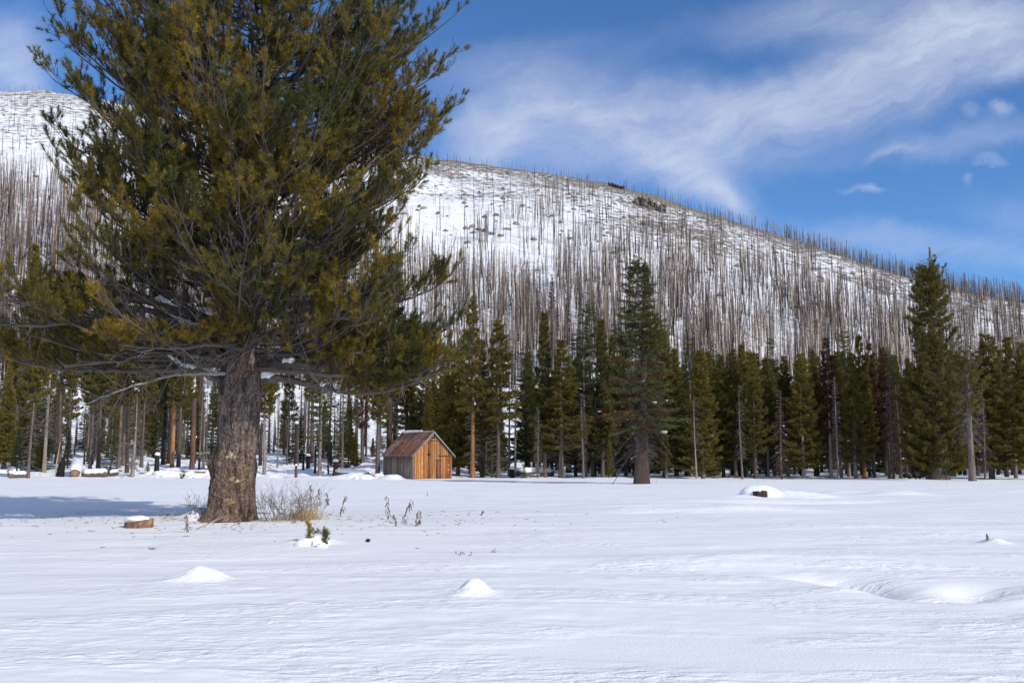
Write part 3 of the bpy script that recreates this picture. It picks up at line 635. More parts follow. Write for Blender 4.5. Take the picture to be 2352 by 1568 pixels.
# shaded filler rows
r2 = np.random.default_rng(77)
for i, px in enumerate(np.concatenate([np.arange(940, 2440, 9.0), np.arange(2445, 2720, 14.0)])):
    p = px + r2.uniform(-7, 7); d = r2.uniform(110, 155); top = r2.uniform(800, 900) if px > 1180 else r2.uniform(850, 930)
    if 1150 < p < 1210: continue
    k = ['pine', 'pine', 'fir', 'high', 'slim'][int(r2.integers(0, 5))]
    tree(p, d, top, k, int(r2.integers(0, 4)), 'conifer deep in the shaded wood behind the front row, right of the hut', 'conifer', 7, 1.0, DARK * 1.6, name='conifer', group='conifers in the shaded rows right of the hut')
for i, px in enumerate(np.concatenate([np.arange(-380, -60, 18.0), np.arange(-60, 600, 12.0), np.arange(622, 940, 22.0)])):
    p = px + r2.uniform(-8, 8); d = r2.uniform(125, 170); top = r2.uniform(790, 900)
    if 160 < p < 200: continue
    k = (['high', 'slim', 'slim', 'pine', 'dead', 'fir', 'pine'] if p < 540 else ['high', 'high', 'slim', 'dead', 'dead', 'fir', 'yfir'])[int(r2.integers(0, 7))]
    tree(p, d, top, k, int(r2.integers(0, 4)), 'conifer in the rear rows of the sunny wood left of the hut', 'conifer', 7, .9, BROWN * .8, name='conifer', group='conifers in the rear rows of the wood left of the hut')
for i in range(110):
    p = r2.uniform(-20, 520) if i < 75 else r2.uniform(610, 960); d = r2.uniform(112, 190); top = r2.uniform(820, 960)
    tree(p, d, top, 'thin', 0, 'thin bare trunk among many alike in the sunny wood left of the hut', 'dead tree', r2.uniform(3, 5.5), r2.uniform(.7, 1.4), [BROWN * .8, PALE * .6, GREYB * .7, DARK][i % 4], group='thin bare trunks in the wood left of the hut')
# ------------------------------------------------------------------ big fir with bare lower boughs (photo x 1475)
def big_fir():
    d = 73.0; x = U(1474, 1109) * d; z = tz1(x, d); h = P(1479, 590, d)[2] - z
    root = thing('fir_tree', 'big solitary fir in front of the wood with bare grey and rusty lower boughs', 'fir tree', (x, d, z))
    m = trunk_mesh(h * .98, 17 * d / F, np.array([.070, .045, .036]), 3, flare=1.25, nseg=16, topr=.04, col2=np.array([.10, .075, .065])); link('trunk', m, root)
    s = h / 20
    up = conifer(41, R=2.0, cs=.60, nb=170, style='fir', c1=np.array([.095, .092, .020]), c2=np.array([.06, .064, .02]), deadlow=0, holes=.12, pw=.7, dens=12, tips=.85, snowy=2)
    mid = conifer(42, R=2.5, cs=.24, top=.68, nb=170, style='fir', c1=FIRY, c2=FIRC, deadlow=0, pw=.15, dens=11, holes=.1, rustf=.07, tips=.85, snowy=3)
    low = conifer(43, R=2.6, cs=.17, top=.62, nb=110, style='dead', dens=26, deadlow=60, pw=.2, twig_c=np.array([.11, .088, .082]), snowy=1)
    for n_, mm in (('crown', up), ('middle_boughs', mid), ('bare_boughs', low)):
        link(n_, mm, root, None, (0, 0, .7), (s * 1.0, s * 1.0, s))
    r = np.random.default_rng(5); A = Acc(); M = 34
    o = np.stack([r.uniform(-2.6, -.3, M), r.uniform(-2.3, -.6, M), np.where(r.random(M) < .6, r.normal(6.1, .35, M), r.uniform(4, 9, M))], -1) * [1, 1, s * .95]
    place(FAR_FIR, o, np.stack([-np.ones(M), r.normal(0, .4, M), r.normal(0, .3, M)], -1), r.uniform(.6, 1, M), np.tile(np.array([.22, .06, .03]), (M, 1)), A, r)
    acc_obj('rusty_sprays', A, M_needle, root)
big_fir()
def huge_pine():
    d = 92.0; x = U(2155, 1097) * d; z = tz1(x, d); h = P(2139, 622, d)[2] - z
    root = thing('pine_tree', 'huge dark pine at the right with dead spike top and bare grey upper limbs', 'pine tree', (x, d, z))
    link('trunk', trunk_mesh(h * 1.12, 24 * d / F, DARK * 1.5, 8, flare=1.2, nseg=14, topr=.10, col2=GREYB), root)
    s = h / 20
    for n_, mm in (('crown', conifer(51, R=2.1, cs=.72, top=1.0, nb=100, pw=.45, dens=15, tips=.85, deadlow=0, snowy=0)),
                   ('lower_crown', conifer(52, R=3.5, cs=.03, top=.66, nb=230, pw=.45, dens=12, tips=.9, deadlow=0, c1=OL * .9, c2=OL2 * .8, snowy=10)),
                   ('bare_limbs', conifer(53, R=2.3, cs=.52, top=.82, nb=60, style='dead', pw=.1, dens=10, deadlow=0, twig_c=np.array([.36, .33, .31]), snowy=0))):
        link(n_, mm, root, None, (0, 0, .3), (s * .88, s * .88, s))
    A = Acc(); r = np.random.default_rng(9); n = 16; ph = r.uniform(0, 6.28, n); zz = h * r.uniform(.985, 1.06, n); L = r.uniform(.4, 1.6, n) * 1.0
    o = np.stack([0 * zz, 0 * zz, zz], -1); dd = np.stack([np.cos(ph), np.sin(ph), r.uniform(-.1, .6, n)], -1)
    PP = np.stack([o, o + dd * L[:, None] * .5, o + dd * L[:, None] + np.array([0, 0, .2])], 1); V, T = tubes(PP, np.tile([.04, .028, .012], (n, 1)), 4); A.add(V, T, np.array([.30, .26, .24]))
    acc_obj('spike_twigs', A, M_twig, root)
huge_pine()
def bare_leaner():
    d = 85.0; x = U(2234, 1103) * d; z = tz1(x, d); h = P(2217, 700, d)[2] - z
    root = thing('pine_tree', 'tall grey-brown trunk right of the huge pine with bare boughs and dead top', 'pine tree', (x, d, z))
    link('trunk', trunk_mesh(h, 15 * d / F / 2, GREYB * .95, 12, flare=1.35, nseg=14, topr=.1, col2=BROWN), root)
    s = h / 20
    for n_, mm in (('bare_boughs', conifer(61, R=2.1, cs=.25, nb=150, style='dead', dens=9, deadlow=10, pw=.35, twig_c=np.array([.23, .19, .18]), snowy=0)),
                   ('green_boughs', conifer(62, R=1.9, cs=.38, top=.66, nb=46, pw=.2, dens=11, deadlow=0, snowy=0))):
        link(n_, mm, root, None, None, (s, s, s))
bare_leaner()
# broken and barkless trunks, stumps, posts
def post(px, base, top, wpx, col, label, name='broken_trunk', cat='broken trunk', d=None, snow=True, col2=None, charlow=0, lean=0.0, jag=True):
    if d is None:
        g0 = G(px, base); x, d = g0[0], g0[1]
    else: x = U(px, base) * d
    z = tz1(x, d); h = P(px, top, d)[2] - z; h = max(h, .12)
    root = thing(name, label, cat, (x, d, z))
    r = wpx * d / F / 2
    m = trunk_mesh(h, r, col, int(px), broken=True, flare=1.2, charlow=charlow, nseg=12, col2=col2); o = link('trunk' if h > 1.5 else 'wood', m, root); 
    if lean: root.rotation_euler = (0, lean, 0)
    if snow:
        V, T = blob((0, 0, h + r * .25), (r * 1.15, r * 1.15, r * .8), 12, .12, int(px), .45, 6); A = Acc(); A.add(V, T, np.ones(3) * .85); acc_obj('snow_cap', A, M_cap, root, True)
    return root
post(396, 1046, 860, 9, np.array([.36, .21, .11]), 'bright orange barkless trunk lit by the sun in the left wood', 'barkless_trunk', 'dead tree', 116, False, col2=np.array([.45, .20, .08]), charlow=1.0)
post(441, 1057, 918, 12, RED * 1.1, 'thick red-brown trunk broken off high up, with orange wood at its top', 'broken_trunk', 'broken trunk', 107, False, col2=np.array([.16, .08, .05]))
post(447, 1038, 1004, 7, CHAR, 'black burnt stub with snow cap behind the thick red-brown broken trunk', d=124)
post(361, 1052, 1044, 11, CHAR * 1.3, 'small burnt cone-shaped stump in the snow left of the giant pine', 'burnt_stump', 'tree stump', 106)
post(598, 1048, 974, 8, DARK, 'dark charred trunk broken at mid height right beside the giant pine trunk', d=118, charlow=1.5)
post(680, 1046, 972, 9, DARK, 'dark broken trunk with snow cap right of the young pine', d=118, charlow=1.2)
post(724, 1060, 1022, 5, CHAR, 'thin black burnt pole with snow cap near the yellow-green fir', d=106)
post(697, 1058, 1043, 5, CHAR * 1.5, 'short black post left of the thin burnt pole', d=107, snow=False)
post(708, 1055, 1046, 9, CHAR, 'squat charred stub between the two black posts', 'burnt_stump', 'tree stump', 108)
post(680, 1086, 1068, 6, BROWN * .7, 'short brown stump with round snow cap at the meadow edge', 'stump', 'tree stump', 97)
post(771, 1064, 1059, 12, DARK, 'low dark cut stump with snow left of the hut', 'stump', 'tree stump', 104)
post(755, 1060, 1052, 4, DARK, 'narrow dark stub left of the low cut stump', 'stump', 'tree stump', 105, False)
post(1176, 1085, 1076, 11, CHAR * 1.4, 'squat dark cut stump with snow in front of the pale pole', 'stump', 'tree stump', 103)
post(760, 1040, 1020, 6, CHAR, 'charred stub on the slope behind the snow-covered log', 'burnt_stump', 'tree stump', 118, False)
# charred stump at the left with splinter
def charred():
    g0 = G(138, 1086); d = 99.0; x = U(138, 1086) * d; z = tz1(x, d)
    root = thing('charred_stump', 'jagged black charred stump with a tall pale splinter on its left side', 'tree stump', (x, d, z))
    A = Acc(); n = 14; K = 6; r = np.random.default_rng(3); H = 1.75
    s = np.linspace(0, 1, K); PP = np.stack([.15 * s, 0 * s, s * H - .3], -1); V, T = tubes(PP, .40 - .1 * s, n)
    V = V.copy(); V[-n:, 2] += np.array([.5, .2, -.3, .1, -.5, .0, -.2, .3, .55, .1, -.4, -.2, .2, .3]); A.add(V, T, CHAR * .8); acc_obj('stump', A, M_char, root)
    B = Acc(); V, T = tubes(np.array([(-.42, 0, -.3), (-.40, -.05, 1.2), (-.22, -.05, 2.6), (-.12, 0, 3.5)]), np.array([.07, .06, .04, .01]), 5); B.add(V, T, np.array([.48, .36, .24])); acc_obj('splinter', B, M_bark, root)
charred()
# logs
def log(p0, p1, r, label, name='fallen_log', cat='log', snow=.9, col=BROWN, endc=np.array([.35, .2, .1])):
    p0 = np.array(p0); p1 = np.array(p1); c = (p0 + p1) / 2
    root = thing(name, label, cat, c); A = Acc(); s = np.linspace(0, 1, 8)[:, None]
    PP = (p0 - c) * (1 - s) + (p1 - c) * s; V, T = tubes(PP, np.full(8, r), 14, cap=True)
    C = np.tile(col, (len(V), 1)); C[-2:] = endc; A.add(V, T, C); acc_obj('wood', A, M_bark, root, False)
    if snow > 0:
        B = Acc(); PP = PP + np.array([0, 0, r * .75]); rr = np.full(8, r * snow) * np.array([.55, .95, 1.05, .9, 1.05, .95, 1.05, .5]); V, T = tubes(PP, rr, 12, cap=True); V[:, 2] += 0; B.add(V, T, np.ones(3) * .85); acc_obj('snow', B, M_cap, root, True)
    return root
def gp(px, py, d, dz=0.0):
    x = U(px, py) * d; return (x, d, tz1(x, d) + dz)
log(gp(770, 1062, 104, .25), gp(846, 1070, 100, .25), .28, 'long fallen log under thick snow left of the hut', endc=np.array([.3, .12, .06]), snow=1.05)
log(gp(172, 1082, 97, .3), gp(178, 1062, 104, .5), .45, 'fat snow-buried log pointing at the meadow beside the charred stump', snow=1.2)
log(gp(190, 1078, 101, .2), gp(246, 1068, 101, .35), .3, 'long snow-covered log right of the fat snow-buried log', snow=1.1)
log(gp(253, 1068, 101, .25), gp(272, 1066, 101, .3), .22, 'short snow-covered log at the end of the long one in the left wood', snow=1.0)
log(gp(420, 1057, 106, .2), gp(470, 1060, 104, .2), .2, 'reddish fallen log lying across the feet of the left trunks', snow=.8, col=ORANGE * .6)
log(gp(1185, 1077, 106, .35), gp(1270, 1079, 108, .35), .32, 'long log under deep snow behind the tiny fir right of the hut', snow=1.1)
log(gp(1218, 1086, 101, .1), gp(1240, 1085, 101, .15), .14, 'short brown log half sunk in snow right of the tiny fir', snow=.7)
log(gp(835, 1098, 93, .12), gp(862, 1098, 92.5, .12), .07, 'flat tan plank lying on the snow left of the hut', 'plank', 'plank', snow=.0, col=np.array([.42, .27, .14]))
log(gp(260, 1000, 145, .6), gp(330, 990, 150, 1.0), .35, 'fallen red-brown trunk lying on the slope behind the left wood', snow=.6, col=RED * 1.5)
for px, py, d, l, lab in [(24, 1067, 104, .45, 'upper left cut log of the small snowy pile at the left edge'), (34, 1067, 104.3, .45, 'upper right cut log of the small snowy pile at the left edge'), (24, 1079, 99, .5, 'middle cut log of the small snowy pile at the left edge'), (30, 1092, 94, 1.2, 'lowest cut log of the snowy pile, its round orange end facing the meadow')]:
    x, y, z = gp(px, py, d); log((x, y - l / 2, z + .3), (x + .5 * l, y + l, z + .3), .24, lab, 'cut_log', 'log', 1.0, BROWN, np.array([.40, .22, .11]))

post(170, 1072, 1060, 6, BROWN, 'small pale stump with a round snow ball on top left of the fat log', 'stump', 'tree stump', 104)
# stump in the snow mound, right meadow
def mound_stump():
    g0 = G(1744, 1139); x, y = g0[0], g0[1] - .15; z = tz1(x, y)
    root = thing('old_stump', 'cracked brown stump peeking out of a rounded snow mound in the right meadow', 'tree stump', (x, y, z)); A = Acc()
    r = np.random.default_rng(4)
    for k in range(5):
        V, T = box((-.34 + k * .125, -.26 + r.uniform(-.04, .04), -.35), (-.34 + k * .125 + .115, .3, .24 + r.uniform(-.05, .05))); A.add(V, T, np.array([.055, .038, .028]) * r.uniform(.6, 1.4))
    acc_obj('wood', A, M_bark, root)
    B = Acc(); V, T = blob((.10, .40, .16), (.95, .55, .34), 28, .10, 4, .25, 14); B.add(V, T, np.ones(3)); acc_obj('snow_cap', B, M_cap, root, True)
    V, T = tubes(np.stack([np.stack([np.full(40, 0), np.full(40, 0), np.full(40, 0)], -1)] * 3, 1) + 0, np.ones((40, 3)) * .001, 3) if False else (None, None)
mound_stump()
# ------------------------------------------------------------------ round log slice in the foreground
def slice_log():
    g0 = G(310, 1213); x, y = g0[0], g0[1] + .2; z = tz1(x, y)
    root = thing('log_slice', 'short round log slice lying flat with a cap of snow left of the giant pine', 'log slice', (x, y, z), None); A = Acc()
    n = 40; ang = np.arange(n) * 2 * np.pi / n; R = .34 * (1 + .06 * np.sin(ang * 3 + 1) + .03 * rng.random(n))
    zs = [-.06, .0, .06, .12, .165]; V = []
    for q in zs:
        rr = R * (1 + .02 * rng.random(n)); V += [(rr[i] * math.cos(ang[i]), rr[i] * .62 * math.sin(ang[i]), q + .05 * math.cos(ang[i])) for i in range(n)]
    V = np.array(V); T = []
    for k in range(4):
        for i in range(n):
            a = k * n + i; b = k * n + (i + 1) % n; T += [(a, b, b + n), (a, b + n, a + n)]
    C = np.tile(np.array([.20, .11, .07]), (len(V), 1)) * rng.uniform(.6, 1.5, (len(V), 1))
    A.add(V, T, C); acc_obj('bark', A, M_bark, root)
    tp = V[-n:]; c = tp.mean(0); Bc = Acc(); Bc.add(np.vstack([tp * [.985, .985, 1] + [0, 0, -.004], c]), [(i, (i + 1) % n, n) for i in range(n)], np.array([.45, .28, .15])); acc_obj('cut_top', Bc, M_bark, root)
    B = Acc(); V, T = blob((-.03, .02, .17), (.31, .20, .12), 28, .14, 9, .55, 10); B.add(V, T, np.ones(3)); acc_obj('snow_cap', B, M_cap, root, True)
slice_log()
# ------------------------------------------------------------------ the hut
def hut():
    g0 = P(949, 1098, 94.0); x0, y0 = g0[0], 94.0; z0 = 0.0
    th_ = math.radians(33); W = 4.15; L = 6.3; HE = 2.42; HR = 4.5
    zb = tz1(x0, y0); z0 = zb - .05
    root = thing('wooden_hut', 'small gabled wooden hut with rusty tin roof at the edge of the meadow', 'hut', (x0, y0, z0), None, th_)
    r = np.random.default_rng(21)
    def roofz(x): return HE + (HR - HE) * (1 - abs(x - W / 2) / (W / 2))
    # gable wall boards + battens
    A = Acc(); x = 0.0
    while x < W - .01:
        w = min(r.uniform(.11, .2), W - x); zt0, zt1 = roofz(x), roofz(x + w)
        pal = [(.40, .17, .05), (.46, .21, .065), (.30, .11, .035), (.36, .15, .05), (.15, .065, .035), (.50, .25, .09), (.22, .13, .08)][int(r.integers(0, 7))]
        f = 1.0 if x < W * .42 else .85
        split = 2.25 if r.random() < .6 else 0
        V, T = box((x, 0, -.6), (x + w - .008, .03, 1)); V = V.copy(); V[4, 2] = V[7, 2] = zt0; V[5, 2] = V[6, 2] = zt1
        nz = 14; 
        # subdivide vertically for tone changes
        VV = []; TT = []; CC = []
        for k in range(nz):
            q0, q1 = k / nz, (k + 1) / nz
            a = np.array([(x, 0, -.6 + (zt0 + .6) * q0), (x + w - .008, 0, -.6 + (zt1 + .6) * q0), (x + w - .008, 0, -.6 + (zt1 + .6) * q1), (x, 0, -.6 + (zt0 + .6) * q1)])
            b = a + [0, .03, 0]; n0 = len(VV); VV += list(a) + list(b); TT += [(n0, n0 + 1, n0 + 2), (n0, n0 + 2, n0 + 3), (n0, n0 + 3, n0 + 7), (n0, n0 + 7, n0 + 4), (n0 + 1, n0 + 5, n0 + 6), (n0 + 1, n0 + 6, n0 + 2)]
            dk = (.72 if q1 < .22 and r.random() < .7 else 1) * r.uniform(.88, 1.1); CC += [np.array(pal) * f * dk] * 8
        A.add(np.array(VV), TT, np.array(CC)); x += w
        if x < W - .1 and r.random() < .7:
            zt = roofz(x) - .05; V, T = box((x - .03, -.022, -.6), (x + .018, -.001, zt)); A.add(V, T, np.array([(.60, .33, .13), (.33, .13, .05), (.48, .22, .08), (.13, .07, .045)][int(r.integers(0, 4))]))
    V, T = box((.02, .035, -.6), (W - .02, .05, HE)); A.add(V, T, np.array([.03, .02, .015]))
    acc_obj('gable_wall', A, M_board, root)
    # rear gable
    A = Acc(); V = np.array([(0, L, -.6), (W, L, -.6), (W, L, HE), (W / 2, L, HR), (0, L, HE)]); A.add(V, [(0, 2, 1), (0, 4, 2), (4, 3, 2)], np.array([.2, .15, .12])); acc_obj('rear_wall', A, M_board, root)
    # side walls: grey weathered boards
    for sx in (0, 1):
        A = Acc(); y = .06 if sx == 0 else .06
        while y < L - .02:
            w = min(r.uniform(.12, .24), L - y); pal = [(.19, .165, .145), (.25, .22, .195), (.14, .10, .08), (.21, .12, .08), (.27, .245, .22), (.17, .14, .12), (.36, .22, .13)][int(r.integers(0, 7))]
            X = -.03 if sx == 0 else W; V, T = box((X, y, -.6), (X + .03, y + w - .01, HE - .28 + r.uniform(-.04, .04))); A.add(V, T, np.array(pal)); y += w
            if r.random() < .75: V, T = box((X - .022 if sx == 0 else X + .031, y - .035, -.6), (X - .001 if sx == 0 else X + .052, y + .02, HE - .3)); A.add(V, T, np.array(pal) * r.uniform(.7, 1.6))
        V, T = box((.02 if sx == 0 else W - .05, .1, -.6), (.05 if sx == 0 else W - .02, L - .1, HE)); A.add(V, T, np.array([.012, .012, .012])); acc_obj('side_wall', A, M_board, root)
    A = Acc(); V, T = box((-.06, -.03, -.6), (-.001, .055, HE - .02)); A.add(V, T, np.array([.20, .20, .21])); acc_obj('corner_post', A, M_board, root)
    # rafter tails
    for k in range(17):
        A = Acc(); y = .12 + k * (L - .3) / 16; V, T = box((-.20, y - .03, HE - .33), (-.035, y + .03, HE - .08)); V = V.copy(); V[[0, 3], 2] += .0; A.add(V, T, np.array([.20, .215, .225]) * r.uniform(.8, 1.3)); acc_obj('rafter_tail', A, M_board, root)
    # roof: two slopes of tin sheets
    pitch = (HR - HE) / (W / 2); oh = .26; fo = .24
    for s in (0, 1):
        A = Acc(); y = -fo
        while y < L + fo - .01:
            w = min(r.uniform(.22, .3), L + fo - y)
            for row, (u0, u1) in enumerate(((0, .40), (.385, 1.0))):
                run = W / 2 + oh
                def pt(u, yy, up): 
                    xx = W / 2 - u * run; zz = HR + .06 - u * run * pitch + up
                    return (xx if s == 0 else W - xx, yy, zz)
                up = .018 if row == 0 else .0
                lift = .012
                P4 = [pt(u0, y, up), pt(u0, y + w * .5, up + lift), pt(u0, y + w, up), pt(u1, y, up), pt(u1, y + w * .5, up + lift), pt(u1, y + w, up)]
                P4 += [tuple(np.array(q) - [0, 0, .012]) for q in P4]
                T = [(0, 1, 4), (0, 4, 3), (1, 2, 5), (1, 5, 4), (6, 10, 7), (6, 9, 10), (7, 11, 8), (7, 10, 11), (3, 4, 10), (3, 10, 9), (4, 5, 11), (4, 11, 10)]
                if s == 1: T = [t[::-1] for t in T]
                c = [(.27, .11, .06), (.32, .145, .085), (.21, .085, .05), (.30, .18, .13)][int(r.integers(0, 4))]
                c = np.array(c) * (.8 if row == 0 and r.random() < .5 else 1.05)
                if row == 0 and r.random() < .12: c = np.array([.19, .15, .145])
                A.add(np.array(P4), T, c)
            y += w
        slope = acc_obj('roof_slope', A, M_tin, root)
        B = Acc()
        for q in range(12):
            y = -fo + (L + 2 * fo) * q / 12; V = []
            for u_, yy in ((.372, y), (.372, y + .52), (.412, y + .52), (.412, y)):
                xx = W / 2 - u_ * (W / 2 + oh); V.append((xx if s == 0 else W - xx, yy, HR + .06 - u_ * (W / 2 + oh) * pitch + .042))
            V += [tuple(np.array(v) - [0, 0, .01]) for v in V]
            T = [(0, 1, 2), (0, 2, 3), (0, 4, 5), (0, 5, 1), (3, 2, 6), (3, 6, 7)]; B.add(np.array(V), T, np.array([.20, .20, .20]) * r.uniform(.5, 1.3))
        acc_obj('tin_seam', B, M_tin, slope)
    # ridge cap
    A = Acc(); V = []; 
    for yy in (-fo - .02, L + fo + .02): V += [(W / 2 - .16, yy, HR + .10 - .16 * pitch + .01), (W / 2, yy, HR + .13), (W / 2 + .16, yy, HR + .10 - .16 * pitch + .01)]
    A.add(np.array(V), [(0, 3, 4), (0, 4, 1), (1, 4, 5), (1, 5, 2)], np.array([.26, .24, .23])); acc_obj('ridge_cap', A, M_tin, root)
    # barge boards on the gable
    for s in (0, 1):
        A = Acc(); run = W / 2 + oh
        def q(u, yy, dz): xx = W / 2 - u * run; return (xx if s == 0 else W - xx, yy, HR + .035 - u * run * pitch + dz)
        V = [q(0, -fo - .015, 0), q(1, -fo - .015, 0), q(1, -fo - .015, -.13), q(0, -fo - .015, -.15), q(0, -fo + .02, 0), q(1, -fo + .02, 0), q(1, -fo + .02, -.13), q(0, -fo + .02, -.15)]
        A.add(np.array(V), [(0, 1, 2), (0, 2, 3), (4, 6, 5), (4, 7, 6), (0, 4, 5), (0, 5, 1), (3, 2, 6), (3, 6, 7), (1, 5, 6), (1, 6, 2)], np.array([.30, .30, .31])); acc_obj('barge_board', A, M_board, root)
    # eave soffit boards under the gable overhang
    # door details
    def part(name, boxes, mat=M_board, parent=root):
        A = Acc()
        for b0, b1, c in boxes: V, T = box(b0, b1); A.add(V, T, np.array(c)); 
        return acc_obj(name, A, mat, parent)
    dk = (.035, .025, .022)
    d1 = part('narrow_door', [((W * .585, -.035, -.3), (W * .70, -.024, 1.78), (.16, .06, .03)), ((W * .62, -.042, -.3), (W * .66, -.036, 1.7), (.26, .10, .045))])
    part('door_cap', [((W * .575, -.075, 1.80), (W * .715, -.024, 1.87), (.10, .09, .085))], parent=d1)
    part('hinge', [((W * .575, -.07, .20), (W * .715, -.036, .26), (.11, .10, .10))], parent=d1); part('hinge', [((W * .60, -.06, .08), (W * .70, -.036, .12), (.07, .06, .06))], parent=d1)
    d2 = part('door', [((W * .71 + .14 * k, -.034, -.3), (W * .71 + .14 * k + .132, -.024, 2.15), c) for k, c in enumerate([(.42, .18, .06), (.34, .14, .05), (.46, .21, .08), (.30, .11, .04), (.26, .09, .035), (.30, .10, .04)])])
    part('door_rail', [((W * .63, -.055, 2.19), (W * .915, -.036, 2.24), dk)], parent=d2)
    part('latch', [((W * .90, -.05, 1.26), (W * .925, -.036, 1.42), (.42, .36, .30))], M_tin, d2); part('latch', [((W * .885, -.055, .88), (W * .92, -.036, .96), (.55, .55, .55))], M_tin, d2)
    w1 = part('loft_hatch', [((W * .36, -.034, 3.02 - .62 + .0), (W * .425, -.024, 3.92 - .45), (.15, .07, .035))])
    part('hatch_cap', [((W * .355, -.07, 3.47), (W * .43, -.024, 3.52), dk)], parent=w1); part('hatch_sill', [((W * .355, -.08, 2.28), (W * .43, -.024, 2.42), dk)], parent=w1)
    part('dark_board', [((W * .36, -.033, -.3), (W * .43, -.024, 2.25), (.14, .06, .035))])
    part('gable_ledge', [((W * .39, -.05, 3.62), (W * .61, -.024, 3.66), dk)])
    part('hay_beam', [((W * .475, -.16, 3.92), (W * .55, .02, 4.0), dk), ((W * .48, -.04, 3.66), (W * .515, -.024, 3.9), (.30, .27, .24))])
    part('knot_hole', [((W * .425, -.035, 3.74), (W * .44, -.024, 3.80), (.02, .01, .01))])
    # snow on the ridge
    A = Acc(); n = 18; sy = np.linspace(1.9, L + .2, n); PP = np.stack([np.full(n, W / 2 - .10), sy, np.full(n, HR + .13)], -1)
    R = .15 * np.array([.25, .7, .8, .75, .95, 1.0, 1.05, .95, 1.1, 1.2, 1.15, 1.2, 1.3, 1.25, 1.2, 1.1, .9, .3]); V, T = tubes(PP, R, 12, cap=True); V[:, 2] = (V[:, 2] - HR - .13) * .75 + HR + .12; A.add(V, T, np.ones(3)); acc_obj('roof_snow', A, M_cap, root, True)
hut()
# snow lumps left of the hut
r3 = np.random.default_rng(8)
for k in range(16):
    px = r3.uniform(800, 908); d = r3.uniform(91.5, 97); x = U(px, 1095) * d; s = r3.uniform(.3, .75)
    if px > 880: d = 91 + r3.uniform(0, 1.5); x = U(px, 1095) * d
    A = Acc(); V, T = blob((0, 0, 0), (s * 1.3, s, s * .6), 20, .12, k, .2, 9); A.add(V, T, np.ones(3)); o = acc_obj('snow_mound', A, M_cap, None, True, (x, d, tz1(x, d) + .05))
    tag(o, 'rounded snow lump in the heap left of the wooden hut', 'snow lump', 'snow lumps heaped left of the hut')
for k in range(46):
    px = r3.uniform(345, 485); d = r3.uniform(97, 108); x = U(px, 1080) * d; s = r3.uniform(.3, .7)
    A = Acc(); V, T = blob((0, 0, 0), (s * 1.3, s, s * .5), 16, .12, k, .2, 8); A.add(V, T, np.ones(3)); o = acc_obj('snow_mound', A, M_cap, None, True, (x, d, tz1(x, d) + .05))
    tag(o, 'rounded snow lump among many at the edge of the left wood behind the giant pine', 'snow lump', 'snow lumps at the edge of the left wood')
